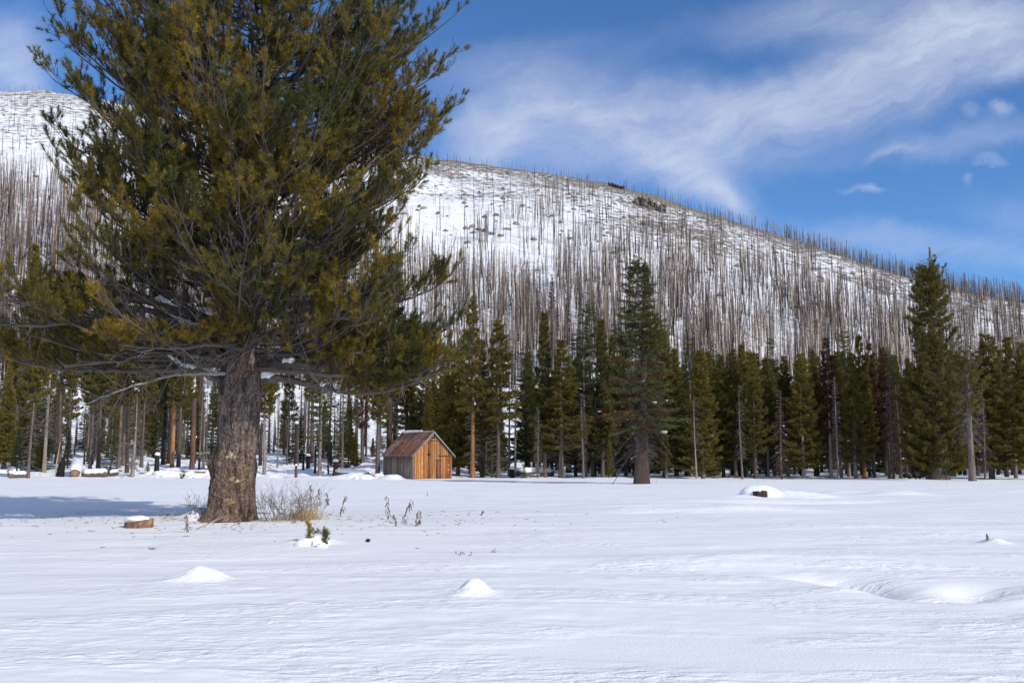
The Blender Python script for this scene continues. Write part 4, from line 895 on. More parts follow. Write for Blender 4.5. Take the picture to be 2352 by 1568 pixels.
# ------------------------------------------------------------------ the giant pine
def giant_pine():
    base = np.array([TX, TY, tz1(TX, TY)])
    root = thing('giant_pine', 'giant old pine with massive scaly trunk and dense golden-green crown in the foreground', 'pine tree', base)
    YT = 27.0
    prof_ = [(1215, 440, 592), (1200, 448, 588), (1193, 456, 586), (1180, 472, 585), (1165, 477, 584), (1150, 480, 583), (1120, 482, 584), (1095, 488, 587), (1075, 483, 590), (1060, 482, 587), (1045, 487, 584), (1030, 497, 586), (1000, 502, 589), (950, 503, 595),
             (900, 504, 600), (870, 503, 600), (850, 512, 602), (820, 516, 601), (780, 522, 606), (740, 530, 612), (700, 541, 616), (650, 553, 616), (600, 562, 618), (500, 572, 622), (400, 580, 622), (300, 588, 622), (150, 598, 626), (0, 606, 628)]
    zs = []; xc = []; hw = []
    for py, l, rr in prof_:
        a = P(l, py, YT); b = P(rr, py, YT); zs.append(a[2]); xc.append((a[0] + b[0]) / 2); hw.append((b[0] - a[0]) / 2)
    zs += [16, 19.5, 21.5]; xc += [xc[-1] + .1, xc[-1] + .15, xc[-1] + .2]; hw += [.09, .05, .015]
    zs = np.array(zs); xc = np.array(xc); hw = np.array(hw)
    K = 420; n = 128; z = np.concatenate([np.linspace(zs[0], 7, 340), np.linspace(7.05, 21.4, 80)])
    cx = np.interp(z, zs, xc); R = np.interp(z, zs, hw); k5 = np.ones(9) / 9
    cxs = np.convolve(np.pad(cx, 4, 'edge'), k5, 'valid'); Rs = np.convolve(np.pad(R, 4, 'edge'), k5, 'valid')
    ang = np.arange(n) * 2 * np.pi / n
    Z, Ag = np.meshgrid(z, ang, indexing='ij'); d3 = np.stack([np.cos(Ag) * 1.0, np.sin(Ag), Z], -1)
    ca = np.cos(Ag); sa = np.sin(Ag)
    lowf = n3(np.stack([ca * 1.6 + 9, sa * 1.6 + 4, Z * 1.3], -1)) - .5
    fl = np.exp(-(Z - zs[0]) / .35); ridg = np.sin(Ag * 5 + 1.3 + .5 * Z) * .10 * np.exp(-(Z - zs[0]) / .6)
    mid = n3(np.stack([ca * 7 + 9, sa * 7 + 4, Z * 3.2], -1)) - .5; fin = n3(np.stack([ca * 22 + 9, sa * 22 + 4, Z * 11], -1)) - .5; fin2 = n3(np.stack([ca * 40 + 3, sa * 40 + 4, Z * 20 + 5], -1)) - .5
    big = n3(np.stack([ca * 2.6 + 30, sa * 2.6 + 2, Z * 1.1 + 5], -1)) - .5
    rad = Rs[:, None] * (1 + .06 * lowf + .09 * big * (np.abs(ca) < .85) + ridg) + .05 * mid * np.minimum(1, Rs[:, None] / .5) + .035 * fin * np.minimum(1, Rs[:, None] / .5) + .014 * fin2
    # knob hollow on the left side
    rad = rad - .10 * np.exp(-((Ag - 3.75) / .16) ** 2 - ((Z - 1.75) / .35) ** 2) + .05 * np.exp(-((Ag - 3.45) / .2) ** 2 - ((Z - 1.55) / .3) ** 2)
    X = cxs[:, None] + rad * ca; Yv = YT + rad * sa * .95
    V = np.stack([X, Yv, Z], -1).reshape(-1, 3)
    i = (np.arange(K - 1) * n)[:, None]; j = np.arange(n)[None]; a = i + j; b = i + (j + 1) % n
    T = np.concatenate([np.stack([a, b, b + n], -1).reshape(-1, 3), np.stack([a, b + n, a + n], -1).reshape(-1, 3)])
    pl = n3(np.stack([ca * 16 + 9, sa * 16 + 4, Z * 7], -1)).reshape(-1)[:, None]; p2 = n3(np.stack([ca * 34 + 9, sa * 34 + 4, Z * 16], -1)).reshape(-1)[:, None]
    C = np.array([.078, .054, .042]) * (1 - pl) * 1.2 + np.array([.235, .188, .160]) * pl; C = C * (.38 + .95 * p2)
    warm = (1 - sm(.9, 2.3, Z.reshape(-1)))[:, None]; C = C * (1 - .0 * warm) * (np.array([1.05, .93, .80]) * warm + (1 - warm))
    crack = sm(.60, .72, n3(np.stack([ca * 9 + 60, sa * 9 + 4, Z * 2.2], -1))).reshape(-1)[:, None]; C = C * (1 - .55 * crack)
    # yellow lichen patches
    def patch(px, py, sx, sz, str_, col, thr=.45):
        p = P(px, py, YT - .45); q = (p[2]); ax = np.exp(-((X - p[0]) / sx) ** 2 - ((Z - q) / sz) ** 2) * (sa < .2)
        nz = n3(np.stack([X * 22, Yv * 22, Z * 22], -1)); return (np.clip((ax * 1.3 + nz * 1.3 - thr - .95) * 4, 0, 1) * str_ * .55).reshape(-1)[:, None], np.array(col)
    for pa in [(533, 1049, .27, .022, 1, (.62, .52, .25)), (533, 1044, .07, .09, 1, (.66, .55, .28)), (548, 1105, .06, .07, 1, (.75, .62, .32)), (535, 1098, .10, .10, .7, (.50, .42, .2)), (530, 1150, .13, .16, .65, (.52, .42, .17)), (562, 1090, .12, .5, .35, (.40, .26, .13)),
               (560, 830, .05, .55, .95, (.42, .15, .04), .35), (571, 790, .04, .4, .9, (.36, .12, .04), .35), (545, 870, .05, .3, .6, (.38, .14, .05)), (510, 935, .06, .25, .6, (.40, .33, .12)), (515, 1040, .05, .2, .5, (.3, .24, .08)), (575, 1020, .3, .5, .35, (.34, .22, .14))]:
        m, c = patch(*pa); C = C * (1 - m) + c * m
    V = V - base; link('trunk', mesh_data('trunk', V, T, C, M_bigbark, True), root)
    # second leader
    def trunk_x(zz): return np.interp(zz, z, cxs)
    A = Acc(); pts = np.array([P(548, 790, YT), P(546, 740, YT - .25), P(543, 690, YT - .35), P(545, 640, YT - .35), P(548, 560, YT - .3), P(560, 460, YT - .2), P(572, 330, YT), P(585, 200, YT + .1)])
    V, T = tubes(pts - base, np.array([.26, .24, .21, .19, .16, .12, .08, .04]), 16); A.add(V, T, np.array([.10, .08, .07]) * (.7 + .8 * n3(V * 6))[:, None]); acc_obj('second_stem', A, M_bark, root, True)
    # ------------- foliage
    r = np.random.default_rng(31)
    TUFT = [tuft_proto(100 + k, 66, .20, .13, .0125, .35, 1.35) for k in range(8)]
    wood = Acc(); leaf = Acc()
    GOLD = np.array([.265, .182, .021]); GRN = np.array([.070, .078, .018])
    TW = np.array([.10, .085, .075])
    def grow(PPts, r0, n2, seclen, wood, leaf, start=.28, leafy=1.0, dead=.0, up=.45, secs=None):
        """ PPts: (K,3) primary limb. adds secondaries, shoots and tufts """
        PPts = np.asarray(PPts); seg = np.linalg.norm(np.diff(PPts, axis=0), axis=1); cum = np.concatenate([[0], np.cumsum(seg)]); L = cum[-1]
        def at(s):
            q = s * L; return np.stack([np.interp(q, cum, PPts[:, k]) for k in range(3)], -1)
        s = np.sort(r.uniform(start, 1.0, n2)); s[-1] = 1.0; p0 = at(s); tan = nrm(at(np.minimum(s + .03, 1.0)) - at(np.maximum(s - .05, 0)))
        side = nrm(np.cross(tan, np.array([0, 0, 1.]))) * r.choice([-1, 1], n2)[:, None]
        ang = r.uniform(.5, 1.15, n2)[:, None]; ang[-1] = .1
        vert = r.uniform(-.35, .9, n2)[:, None] * np.array([0, 0, 1.])
        d0 = nrm(tan * np.cos(ang) + side * np.sin(ang) + vert * .55)
        ln = seclen * (1.12 - .75 * s) * r.uniform(.55, 1.2, n2); ln = np.maximum(ln, .35)
        q = np.linspace(0, 1, 6)
        SP = p0[:, None] + d0[:, None] * (ln[:, None] * q)[..., None] + np.array([0, 0, 1.]) * (up * ln[:, None] * q ** 2)[..., None] + (tan[:, None] * (.25 * ln[:, None] * q ** 2)[..., None])
        SP = SP + r.normal(0, .025, SP.shape) * q[None, :, None] * ln[:, None, None]
        rr = np.linspace(1, .3, 6)[None] * (.007 + .006 * ln)[:, None]
        V, T = tubes(SP, rr, 4); wood.add(V, T, np.repeat(TW * r.uniform(.5, 1.2, (n2, 1)), 24, 0))
        # shoots (open windows round the snowy limbs and the inner stem)
        gx0, gx1, gz0, gz1 = P(325, 700, 26)[0], P(515, 700, 26)[0], P(400, 765, 26)[2], P(400, 655, 26)[2]; hx0, hx1, hz0, hz1 = P(575, 650, 26)[0], P(640, 650, 26)[0], P(400, 745, 26)[2], P(400, 540, 26)[2]; kz1 = P(550, 800, 26)[2]
        m = np.maximum(2, (ln / .062 * leafy).astype(int)); ii = np.repeat(np.arange(n2), m); M = len(ii)
        t = .25 + .75 * r.random(M) ** .8; last = np.concatenate([[0], np.cumsum(m)[:-1]]); t[last] = 1.0
        f = t * 5; k = np.minimum(f.astype(int), 4); w_ = (f - k)[:, None]; o = SP[ii, k] * (1 - w_) + SP[ii, k + 1] * w_; tg = nrm(SP[ii, k + 1] - SP[ii, k])
        d = nrm(tg * .75 + np.array([0, 0, .45]) + r.normal(0, .48, (M, 3))); d[last] = tg[last]
        sl = r.uniform(.08, .34, M); sl[last] = .05
        e = o + d * sl[:, None]; d2 = nrm(d + np.array([0, 0, .25]))
        clp = n3((e + base) * 1.15 + 7); live = r.random(M) >= dead + .74 * (1 - sm(.31, .46, clp))
        eb = e + base; live &= ~((eb[:, 0] > gx0) & (eb[:, 0] < gx1) & (eb[:, 2] > gz0) & (eb[:, 2] < gz1) & (eb[:, 1] < 26.6)); live &= ~((eb[:, 0] > hx0) & (eb[:, 0] < hx1) & (eb[:, 2] > hz0) & (eb[:, 2] < hz1) & (eb[:, 1] < 27.2) & (r.random(M) < .8)); live &= ~((abs(eb[:, 0] - TX) < .75) & (eb[:, 2] < kz1) & (eb[:, 1] < 27.2))
        V, T = tubes(np.stack([o, (o + e) / 2 + r.normal(0, .012, (M, 3)), e], 1), np.tile([.0065, .006, .005], (M, 1)), 3); wood.add(V, T, np.repeat(TW * r.uniform(.5, 1.2, (M, 1)), 9, 0))
        if live.any():
            e = e[live]; d2 = d2[live]; M = len(e)
            g = np.clip(n3(e * .9 + 20) * 1.6 - .42 + r.normal(0, .18, M), 0, 1)[:, None]; C = GRN * (1 - g) + GOLD * g; C = C * r.uniform(.8, 1.2, (M, 1))
            if leaf is not None: place(TUFT, e - d2 * .05, d2, r.uniform(.8, 1.2, M), C, leaf, r, .22)
        return SP
    def k1(py): return P(600, py, YT)[2]
    hz = np.array([k1(v) for v in (880, 850, 800, 740, 700, 650, 600, 560, 520, 470, 430, 400, 350, 300, 240, 190, 130, 60, 0)] + [15.5, 18, 20.5, 22])
    kk = YT / F
    Rr = np.array([300, 400, 420, 410, 395, 375, 300, 290, 330, 370, 360, 385, 440, 465, 400, 410, 440, 432, 330]) * kk; Rr = np.concatenate([Rr, [3.2, 2.2, 1.0, .2]])
    Rl = np.array([180, 260, 420, 520, 520, 400, 350, 330, 330, 360, 370, 410, 465, 440, 430, 470, 480, 470, 470]) * kk; Rl = np.concatenate([Rl, [4.4, 2.6, 1.0, .2]])
    Rf = np.interp(hz, [2, 4, 6, 9, 13, 15, 18, 22], [2.0, 3.5, 4.6, 4.9, 4.6, 4.3, 2.6, .3])
    NP = 290
    zt = np.sort(4.5 + (21.2 - 4.5) * r.random(NP) ** 1.2); ph = np.arange(NP) * 2.39996 + r.uniform(-.3, .3, NP)
    for i in range(NP):
        c, s_ = math.cos(ph[i]), math.sin(ph[i]); rx = np.interp(zt[i], hz, Rr if c > 0 else Rl); rf = np.interp(zt[i], hz, Rf)
        rad_ = (abs(c / rx) ** 2.8 + abs(s_ / rf) ** 2.8) ** (-1 / 2.8) * (r.uniform(.62, .98) if i % 3 else r.uniform(.93, 1.04))
        if zt[i] < 5.2 and abs(c) < .75 and s_ < 0: rad_ *= .65
        rise = rad_ * np.interp(zt[i], [3.5, 5.5, 8, 13, 20], [.05, .18, .38, .55, .8]) * r.uniform(.6, 1.3)
        z0 = max(zt[i] - rise, 4.25 + r.uniform(0, .5)); q = np.linspace(0, 1, 9)
        bend = r.normal(0, .12); pr = np.stack([trunk_x(z0) + c * rad_ * q - s_ * bend * rad_ * q ** 2, YT + s_ * rad_ * q + c * bend * rad_ * q ** 2, z0 + (zt[i] - z0) * q ** 1.45 - .06 * rad_ * np.sin(q * 3.1)], -1) - base
        pr = pr + r.normal(0, .03, pr.shape) * np.minimum(1, q * 3)[:, None]
        r0 = .016 + .009 * rad_; V, T = tubes(pr, r0 * (1 - .82 * q), 6); wood.add(V, T, np.array([.095, .08, .07]) * r.uniform(.6, 1.1))
        n_s = max(6, int(rad_ * 3.6)); grow(pr, r0, n_s, .12 * rad_ + .95 if zt[i] < 15 else .1 * rad_ + .7, wood, leaf, .25, leafy=1.0 if zt[i] < 14.5 else .7, dead=.12)
        # dead grey twigs on the inner, bare part of the limb
        nd = 5; sd_ = r.uniform(.05, .5, nd); o = np.stack([np.interp(sd_, q, pr[:, k]) for k in range(3)], -1); dd = nrm(r.normal(0, 1, (nd, 3)) + np.array([c, s_, -.1])); L_ = r.uniform(.3, 1.0, nd)[:, None]
        PPd = np.stack([o, o + dd * L_ * .5 + r.normal(0, .05, (nd, 3)), o + dd * L_ + np.array([0, 0, -.1])], 1); V, T = tubes(PPd, np.tile([.010, .007, .003], (nd, 1)), 3); wood.add(V, T, np.array([.30, .27, .25]) * r.uniform(.7, 1.1))
    # ------------- hand placed lower limbs
    def P3(l): return np.array([P(a, b, c) for a, b, c in l]) - base
    limbs = [
     # points, r0, n secondary, sec length, leafy, dead, snow ranges
     ('low right limb', [(592, 872, 27), (625, 868, 26.9), (660, 869, 26.8), (700, 880, 26.6), (745, 890, 26.5), (790, 901, 26.5), (840, 905, 26.4), (900, 895, 26.3), (960, 875, 26.2), (1010, 850, 26.1)], .12, 40, 1.7, 1.1, .05, [(.02, .14), (.42, .45), (.50, .53)], .3),
     ('upper right limb', [(596, 842, 27), (640, 835, 26.7), (690, 838, 26.5), (735, 842, 26.4), (775, 828, 26.3), (810, 812, 26.2), (860, 805, 26.2), (930, 800, 26.2), (990, 780, 26.2)], .11, 36, 1.5, 1.1, .08, [(.15, .22)], .3),
     ('left dark limb', [(530, 845, 26.8), (505, 815, 26.6), (480, 797, 26.5), (430, 800, 26.3), (370, 812, 26.2), (290, 825, 26.1), (210, 835, 26.0), (150, 840, 26)], .12, 22, 1.2, .8, .6, [], .35),
     ('left snowy limb', [(522, 878, 26.8), (490, 868, 26.6), (450, 850, 26.5), (415, 840, 26.4), (392, 822, 26.3), (370, 800, 26.3)], .09, 8, .9, .5, .8, [(.40, .98)], .5),
     ('left pale limb', [(515, 858, 26.6), (470, 857, 26.3), (420, 858, 26.1), (370, 868, 25.9), (310, 885, 25.8), (250, 905, 25.7), (195, 930, 25.6)], .055, 12, .8, .5, 1.0, [], .4),
     ('long left limb', [(535, 745, 26.7), (490, 737, 26.4), (440, 722, 26.2), (385, 703, 26), (330, 687, 25.9), (260, 690, 25.8), (180, 700, 25.7), (100, 702, 25.6), (20, 690, 25.5), (-70, 670, 25.4)], .16, 34, 1.5, 1.0, .25, [(.10, .40)], .32),
     ('second long left limb', [(535, 775, 26.7), (490, 762, 26.3), (440, 748, 26.1), (380, 728, 25.9), (320, 705, 25.8), (250, 716, 25.6), (160, 742, 25.4), (80, 750, 25.3), (0, 745, 25.2)], .13, 32, 1.5, 1.0, .25, [(.10, .36)], .32),
     ('front low limb', [(555, 800, 26.6), (520, 790, 25.9), (470, 790, 25.3), (420, 800, 24.8), (350, 800, 24.5), (270, 790, 24.3)], .09, 26, 1.1, 1.1, .1, [], .3),
     ('front right limb', [(580, 780, 26.6), (620, 765, 25.8), (680, 745, 25.2), (750, 735, 24.8), (830, 730, 24.6)], .10, 24, 1.2, 1.1, .15, [], .3),
     ('middle right limb', [(615, 700, 27), (680, 690, 26.8), (760, 690, 26.6), (850, 700, 26.6), (930, 690, 26.6), (1000, 660, 26.6)], .10, 26, 1.4, 1.1, .15, [], .3),
     ('lower left curtain limb', [(528, 835, 26.9), (470, 838, 26.9), (400, 850, 26.9), (320, 850, 26.9), (230, 850, 27), (140, 850, 27), (60, 835, 27), (-20, 810, 27)], .10, 40, 1.5, 1.0, .12, [], .3),
     ('lower right curtain limb', [(585, 845, 26.8), (640, 850, 26.4), (710, 856, 26.1), (790, 862, 25.9), (870, 866, 25.8), (940, 860, 25.8), (1000, 845, 25.8)], .08, 46, 1.4, 1.1, .05, [], .42),
     ('high right limb', [(620, 520, 27), (700, 500, 27), (790, 450, 27), (845, 385, 27), (890, 330, 27), (950, 290, 27), (1010, 270, 27)], .09, 22, 1.4, 1.0, .2, [], .45),
    ]
    for nm, pts, r0, n_s, sl, lf, dead, snow, st in limbs:
        A = Acc(); Lf = Acc(); pp = P3(pts); q = np.linspace(0, 1, len(pp)); 
        # refine
        qq = np.linspace(0, 1, 26); pf = np.stack([np.interp(qq, q, pp[:, k]) for k in range(3)], -1); pf[1:-1] = (pf[:-2] + pf[1:-1] * 2 + pf[2:]) / 4; pf = pf + r.normal(0, .012, pf.shape)
        pale = nm == 'left pale limb'
        V, T = tubes(pf, r0 * (1 - .8 * qq), 12); A.add(V, T, (np.array([.30, .27, .25]) if pale else np.array([.12, .10, .088])) * (.6 + .8 * n3(V * 8))[:, None])
        grow(pf, r0, n_s, sl, A, Lf if dead < 1 else None, st, lf, dead)
        nd = 15; sd_ = r.uniform(.22, .9, nd); o = np.stack([np.interp(sd_, qq, pf[:, k]) for k in range(3)], -1); dd = nrm(r.normal(0, 1, (nd, 3)) + (pf[-1] - pf[0]) / 4 * .8); L_ = r.uniform(.3, 1.5, nd)[:, None]
        PPd = np.stack([o, o + dd * L_ * .35 + r.normal(0, .06, (nd, 3)), o + dd * L_ * .7 + r.normal(0, .06, (nd, 3)), o + dd * L_ + np.array([0, 0, -.12])], 1); V, T = tubes(PPd, np.tile([.013, .010, .007, .003], (nd, 1)), 4); A.add(V, T, np.repeat(np.array([.19, .17, .155]) * r.uniform(.5, 1.25, (nd, 1)), 16, 0))
        sub = nd * 4; i = r.integers(0, nd, sub); w_ = r.uniform(.3, 1, sub)[:, None]; o2 = PPd[i, 1] * (1 - w_) + PPd[i, 3] * w_; d2 = nrm(dd[i] + r.normal(0, .8, (sub, 3))) * r.uniform(.15, .5, (sub, 1))
        V, T = tubes(np.stack([o2, o2 + d2 * .5 + r.normal(0, .02, (sub, 3)), o2 + d2], 1), np.tile([.006, .005, .003], (sub, 1)), 3); A.add(V, T, np.array([.17, .15, .135]))
        b = acc_obj('branch', A, M_twig, root); 
        if len(Lf.V): acc_obj('needles', Lf, M_needle, b)
        if snow:
            for s0, s1 in snow:
                S = Acc()
                k = max(7, int((s1 - s0) * 50)); q2 = np.linspace(s0, s1, k); c_ = np.stack([np.interp(q2, qq, pf[:, m]) for m in range(3)], -1); rb = r0 * (1 - .8 * q2)
                c_[:, 2] += rb * .75 + .015; R_ = (rb * .85 + .025) * (1 + .3 * r.normal(0, .5, k)).clip(.6, 1.4); R_[0] *= .3; R_[-1] *= .3
                V, T = tubes(c_, R_, 10, cap=True); S.add(V, T, np.ones(3)); acc_obj('snow', S, M_cap, b, True)
    V, T, C = wood.get(); V2, T2, C2 = leaf.get(); print('crown tris', len(T), len(T2), flush=True)
    link('crown_boughs', mesh_data('crown_boughs', V, T, C, M_twig), root)
    link('crown', mesh_data('crown', V2, T2, C2, M_needle), root)
giant_pine()
# ------------------------------------------------------------------ shrubs, grass, stalks, seedlings
def shrub(px, py, wpx, hpx, n, label, seed, col, name='bare_shrub', cat='shrub'):
    g0 = G(px, py); r = np.random.default_rng(seed); k = g0[1] / F; W = wpx * k / 2; H = hpx * k; A = Acc(); Ps = []; Rs = []
    root_p = np.stack([r.uniform(-.75, .75, n) * W, r.uniform(-.5, .5, n) * W * .7, np.full(n, -.05)], -1)
    for i in range(n):
        st = [(root_p[i], nrm(np.array([r.normal(0, .6) + root_p[i][0] * .4 / W, r.normal(0, .4), 1.0])), H * r.uniform(.35, .7), .008, 0)]
        while st:
            p, d, L, rad, dep = st.pop(); m = p + d * L * .5 + r.normal(0, .04 * L, 3); e = p + nrm(d + r.normal(0, .15, 3)) * L
            Ps.append([p, m, e]); Rs.append([rad, rad * .85, rad * .6])
            if dep < 3:
                for c in range(2 if dep else 3): st.append((m * .35 + e * .65 if c else e, nrm(d + r.normal(0, .45, 3) + np.array([0, 0, .1])), L * r.uniform(.45, .75), rad * .65, dep + 1))
    V, T = tubes(np.array(Ps), np.array(Rs), 3); C = np.repeat(col * r.uniform(.6, 1.2, (len(Ps), 1)), 9, 0); A.add(V, T, C)
    tag(acc_obj(name, A, M_twig, None, False, g0), label, cat)
shrub(650, 1196, 135, 80, 42, 'leafless grey willow-like shrub growing right of the giant trunk', 1, np.array([.20, .155, .12]))
shrub(715, 1190, 80, 62, 16, 'thinner leafless shrub at the right end of the dry grass', 2, np.array([.26, .20, .15]))
shrub(455, 1184, 50, 50, 10, 'leafless dark shrub tucked behind the left foot of the giant trunk', 3, np.array([.16, .12, .10]))
shrub(1420, 1094, 60, 35, 8, 'reddish leafless shrub at the edge of the wood left of the big fir', 4, np.array([.24, .12, .07]))
shrub(150, 1062, 110, 60, 16, 'pale twiggy brush on the snow behind the charred stump', 6, np.array([.30, .22, .19]))
shrub(2150, 1100, 120, 30, 8, 'thin twiggy brush at the foot of the huge right pine', 7, np.array([.20, .16, .13]))
def grass(px, py, wpx, hpx, n, label, seed, col, wd=.006, lean=.6):
    g0 = G(px, py); r = np.random.default_rng(seed); k = g0[1] / F; W = wpx * k / 2; H = hpx * k
    o = np.stack([r.normal(0, .5, n) * W, r.normal(0, .3, n) * W, np.zeros(n)], -1); o[:, 2] = tz(o[:, 0] + g0[0], o[:, 1] + g0[1]) - g0[2] - .01
    d = nrm(np.stack([r.normal(0, lean, n), r.normal(0, lean, n), np.ones(n)], -1)); L = r.uniform(.3, 1.1, n)[:, None] * H
    sd_ = nrm(np.cross(d, r.normal(size=(n, 3)))) * wd / 2; m = o + d * L * .6; e = o + d * L + np.stack([r.normal(0, .3, n), r.normal(0, .2, n), -r.uniform(0, .5, n)], -1) * L * .4
    V = np.stack([o - sd_, o + sd_, m + sd_ * .8, m - sd_ * .8, e], 1).reshape(-1, 3); b = np.arange(n)[:, None] * 5
    T = np.concatenate([b + [0, 1, 2], b + [0, 2, 3], b + [3, 2, 4]]); A = Acc(); A.add(V, T, np.repeat(col * r.uniform(.6, 1.25, (n, 1)), 5, 0))
    return acc_obj('dry_grass', A, M_twig, None, False, g0), label
STRAW = np.array([.52, .40, .20])
o, l = grass(702, 1192, 75, 42, 620, 0, 1, STRAW, .007); tag(o, 'thick straw-yellow dry grass clump right of the giant trunk', 'dry grass')
o, l = grass(660, 1196, 120, 26, 160, 0, 2, STRAW * .9, .005); tag(o, 'thin dry grass scattered under the bare shrub', 'dry grass')
o, l = grass(390, 1196, 150, 30, 60, 0, 3, STRAW * .8, .006, .4); tag(o, 'sparse dry grass blades left of the giant trunk', 'dry grass')
o, l = grass(560, 1212, 170, 18, 26, 0, 4, STRAW * .6, .006, .4); tag(o, 'few short dry blades in the snow before the giant trunk', 'dry grass')
o, l = grass(352, 1261, 20, 12, 34, 0, 5, np.array([.16, .15, .09]), .006, .9); tag(o, 'small grey-green grass tuft poking from the snow below the log slice', 'grass tuft')
o, l = grass(1132, 1268, 12, 12, 18, 0, 6, np.array([.2, .17, .1]), .006, .7); tag(o, 'tiny grass tuft alone in the open snow right of the seedlings', 'grass tuft')
o, l = grass(820, 1200, 260, 16, 46, 0, 7, STRAW * .7, .005, .5); tag(o, 'scattered dry blades in the snow between shrub and withered stalks', 'dry grass')
def stalk(px, py, top, bend, label, seed, d=None, wpx=3.0, leaves=14, col=np.array([.17, .14, .12])):
    g0 = G(px, py); r = np.random.default_rng(seed); H = (py - top) * g0[1] / F; K = 8; s = np.linspace(0, 1, K)
    PP = np.stack([bend * H * s ** 1.6 + r.normal(0, .012, K), r.normal(0, .012, K), s * H - .03], -1); A = Acc(); w = wpx * g0[1] / F / 2
    V, T = tubes(PP, w * (1 - .6 * s) * .55, 5); A.add(V, T, col)
    for k in range(leaves):
        q = r.uniform(.15, 1); o = np.array([np.interp(q, s, PP[:, m]) for m in range(3)]); L = H * r.uniform(.12, .28); dx = r.choice([-1, 1]) * r.uniform(.15, .5)
        e = o + np.array([dx * L, r.normal(0, .2) * L, -L]); m = (o + e) / 2 + np.array([dx * L * .35, 0, L * .15]); V, T = tubes(np.array([o, m, e]), np.array([.35, 1.0, .3]) * w * .85, 4); A.add(V, T, col * r.uniform(.7, 1.6))
    tag(acc_obj('withered_stalk', A, M_twig, None, False, g0), label, 'withered stalk')
for a in [(752, 1160, 1128, -.1, 'dark bent withered stalk right above the dry grass clump', 1), (712, 1150, 1112, .05, 'frosted withered stalk behind the right end of the shrub', 2), (783, 1186, 1136, .25, 'tall withered stalk right of the dry grass clump, leaning right', 3),
          (893, 1192, 1137, -.12, 'tallest withered stalk, leftmost of the cluster in the middle meadow', 4), (909, 1208, 1178, -.15, 'short drooping withered stalk right below the tallest one', 5),
          (928, 1204, 1146, .22, 'withered stalk with a curled-over tip in the middle meadow cluster', 6), (956, 1208, 1170, .12, 'forked withered stalk at the right of the middle meadow cluster', 7), (964, 1206, 1174, .1, 'last withered stalk on the right of the middle meadow cluster', 8),
          (1076, 1184, 1170, .1, 'short thin stalk in the open snow, left of two', 9), (1106, 1184, 1168, .2, 'short thin stalk in the open snow, right of two', 10), (981, 1139, 1126, .05, 'tiny stalk in the snow before the hut', 11),
          (430, 1222, 1178, -.05, 'withered stalk standing before the left foot of the giant trunk', 12), (548, 1205, 1190, .1, 'stubby stalk before the giant trunk', 13), (732, 1148, 1120, 0, 'pale upright stub behind the shrub', 14),
          (371, 1186, 1155, 0, 'dark straight seed stalk in the shade left of the giant trunk', 15), (323, 1192, 1176, 0, 'short brown stub behind the log slice', 16), ]: stalk(*a, leaves=0 if a[5] in (9, 11, 15, 16) else 14)
for i, (px, py, top) in enumerate([(1320, 1100, 1090), (1345, 1108, 1097), (2175, 1117, 1103), (1760, 1095, 1085), (1508, 1109, 1096), (1672, 1104, 1094), (1700, 1104, 1094), (1740, 1105, 1096)]):
    stalk(px, py, top, .1, 'very short dry twig poking out of the far snow near the wood', 60 + i, wpx=1.2, leaves=0)
for o in COL.objects:
    if o.get('label', '').startswith('very short dry twig'): o['group'] = 'short dry twigs in the far snow'
# stub with snow at right (2270,1240)
def twig_stub():
    g0 = G(2268, 1243); A = Acc(); V, T = tubes(np.array([(0, 0, -.1), (.01, 0, .06), (-.01, 0, .13)]), np.array([.03, .028, .012]), 7); A.add(V, T, np.array([.22, .16, .11]))
    tag(acc_obj('wood_stub', A, M_bark, None, False, g0), 'small brown wood stub beside a snow peak in the right meadow', 'wood stub')
twig_stub()
g0 = G(845, 1245); A = Acc(); V, T = blob((0, 0, .03), (.045, .04, .04), 12, .25, 3, 0, 8); A.add(V, T, np.array([.03, .022, .018])); tag(acc_obj('pine_cone', A, M_bark, None, False, g0), 'single dark pine cone lying on the open snow', 'pine cone')
A = Acc(); a = G(450, 1218); b = P(522, 1186, a[1] + .1); c = (a + b) / 2
V, T = tubes(np.array([a, c + [0, 0, .0], b]) - a + [0, 0, .03], np.array([.018, .014, .006]), 6); A.add(V, T, np.array([.36, .31, .26])); V, T = tubes(np.array([c, c + [.25, .05, .18]]) - a + [0, 0, .03], np.array([.012, .004]), 5); A.add(V, T, np.array([.36, .31, .26]))
tag(acc_obj('fallen_branch', A, M_bark, None, False, a), 'pale fallen branch leaning on the snow before the giant trunk', 'branch')
def litter():
    r = np.random.default_rng(90); n = 520; a = r.uniform(0, 6.28, n); q = np.abs(r.normal(0, 1, n)) * 4.2 + .6
    x = TX + np.cos(a) * q * 1.3; y = TY + np.sin(a) * q * .8; z = tz(x, y) + .012; L = r.uniform(.03, .16, n)[:, None]
    o = np.stack([x, y, z], -1); d = nrm(np.stack([r.normal(0, 1, n), r.normal(0, 1, n), r.normal(0, .12, n)], -1)) * L
    V, T = tubes(np.stack([o - d / 2, o, o + d / 2], 1), np.tile([.005, .006, .004], (n, 1)), 3); A = Acc(); A.add(V, T, np.repeat(np.array([.12, .085, .05]) * r.uniform(.4, 1.5, (n, 1)), 9, 0))
    tag(acc_obj('needle_litter', A, M_twig), 'fallen needles and twig bits sprinkled on the snow round the giant trunk', 'needle litter', None, 'stuff')
litter()
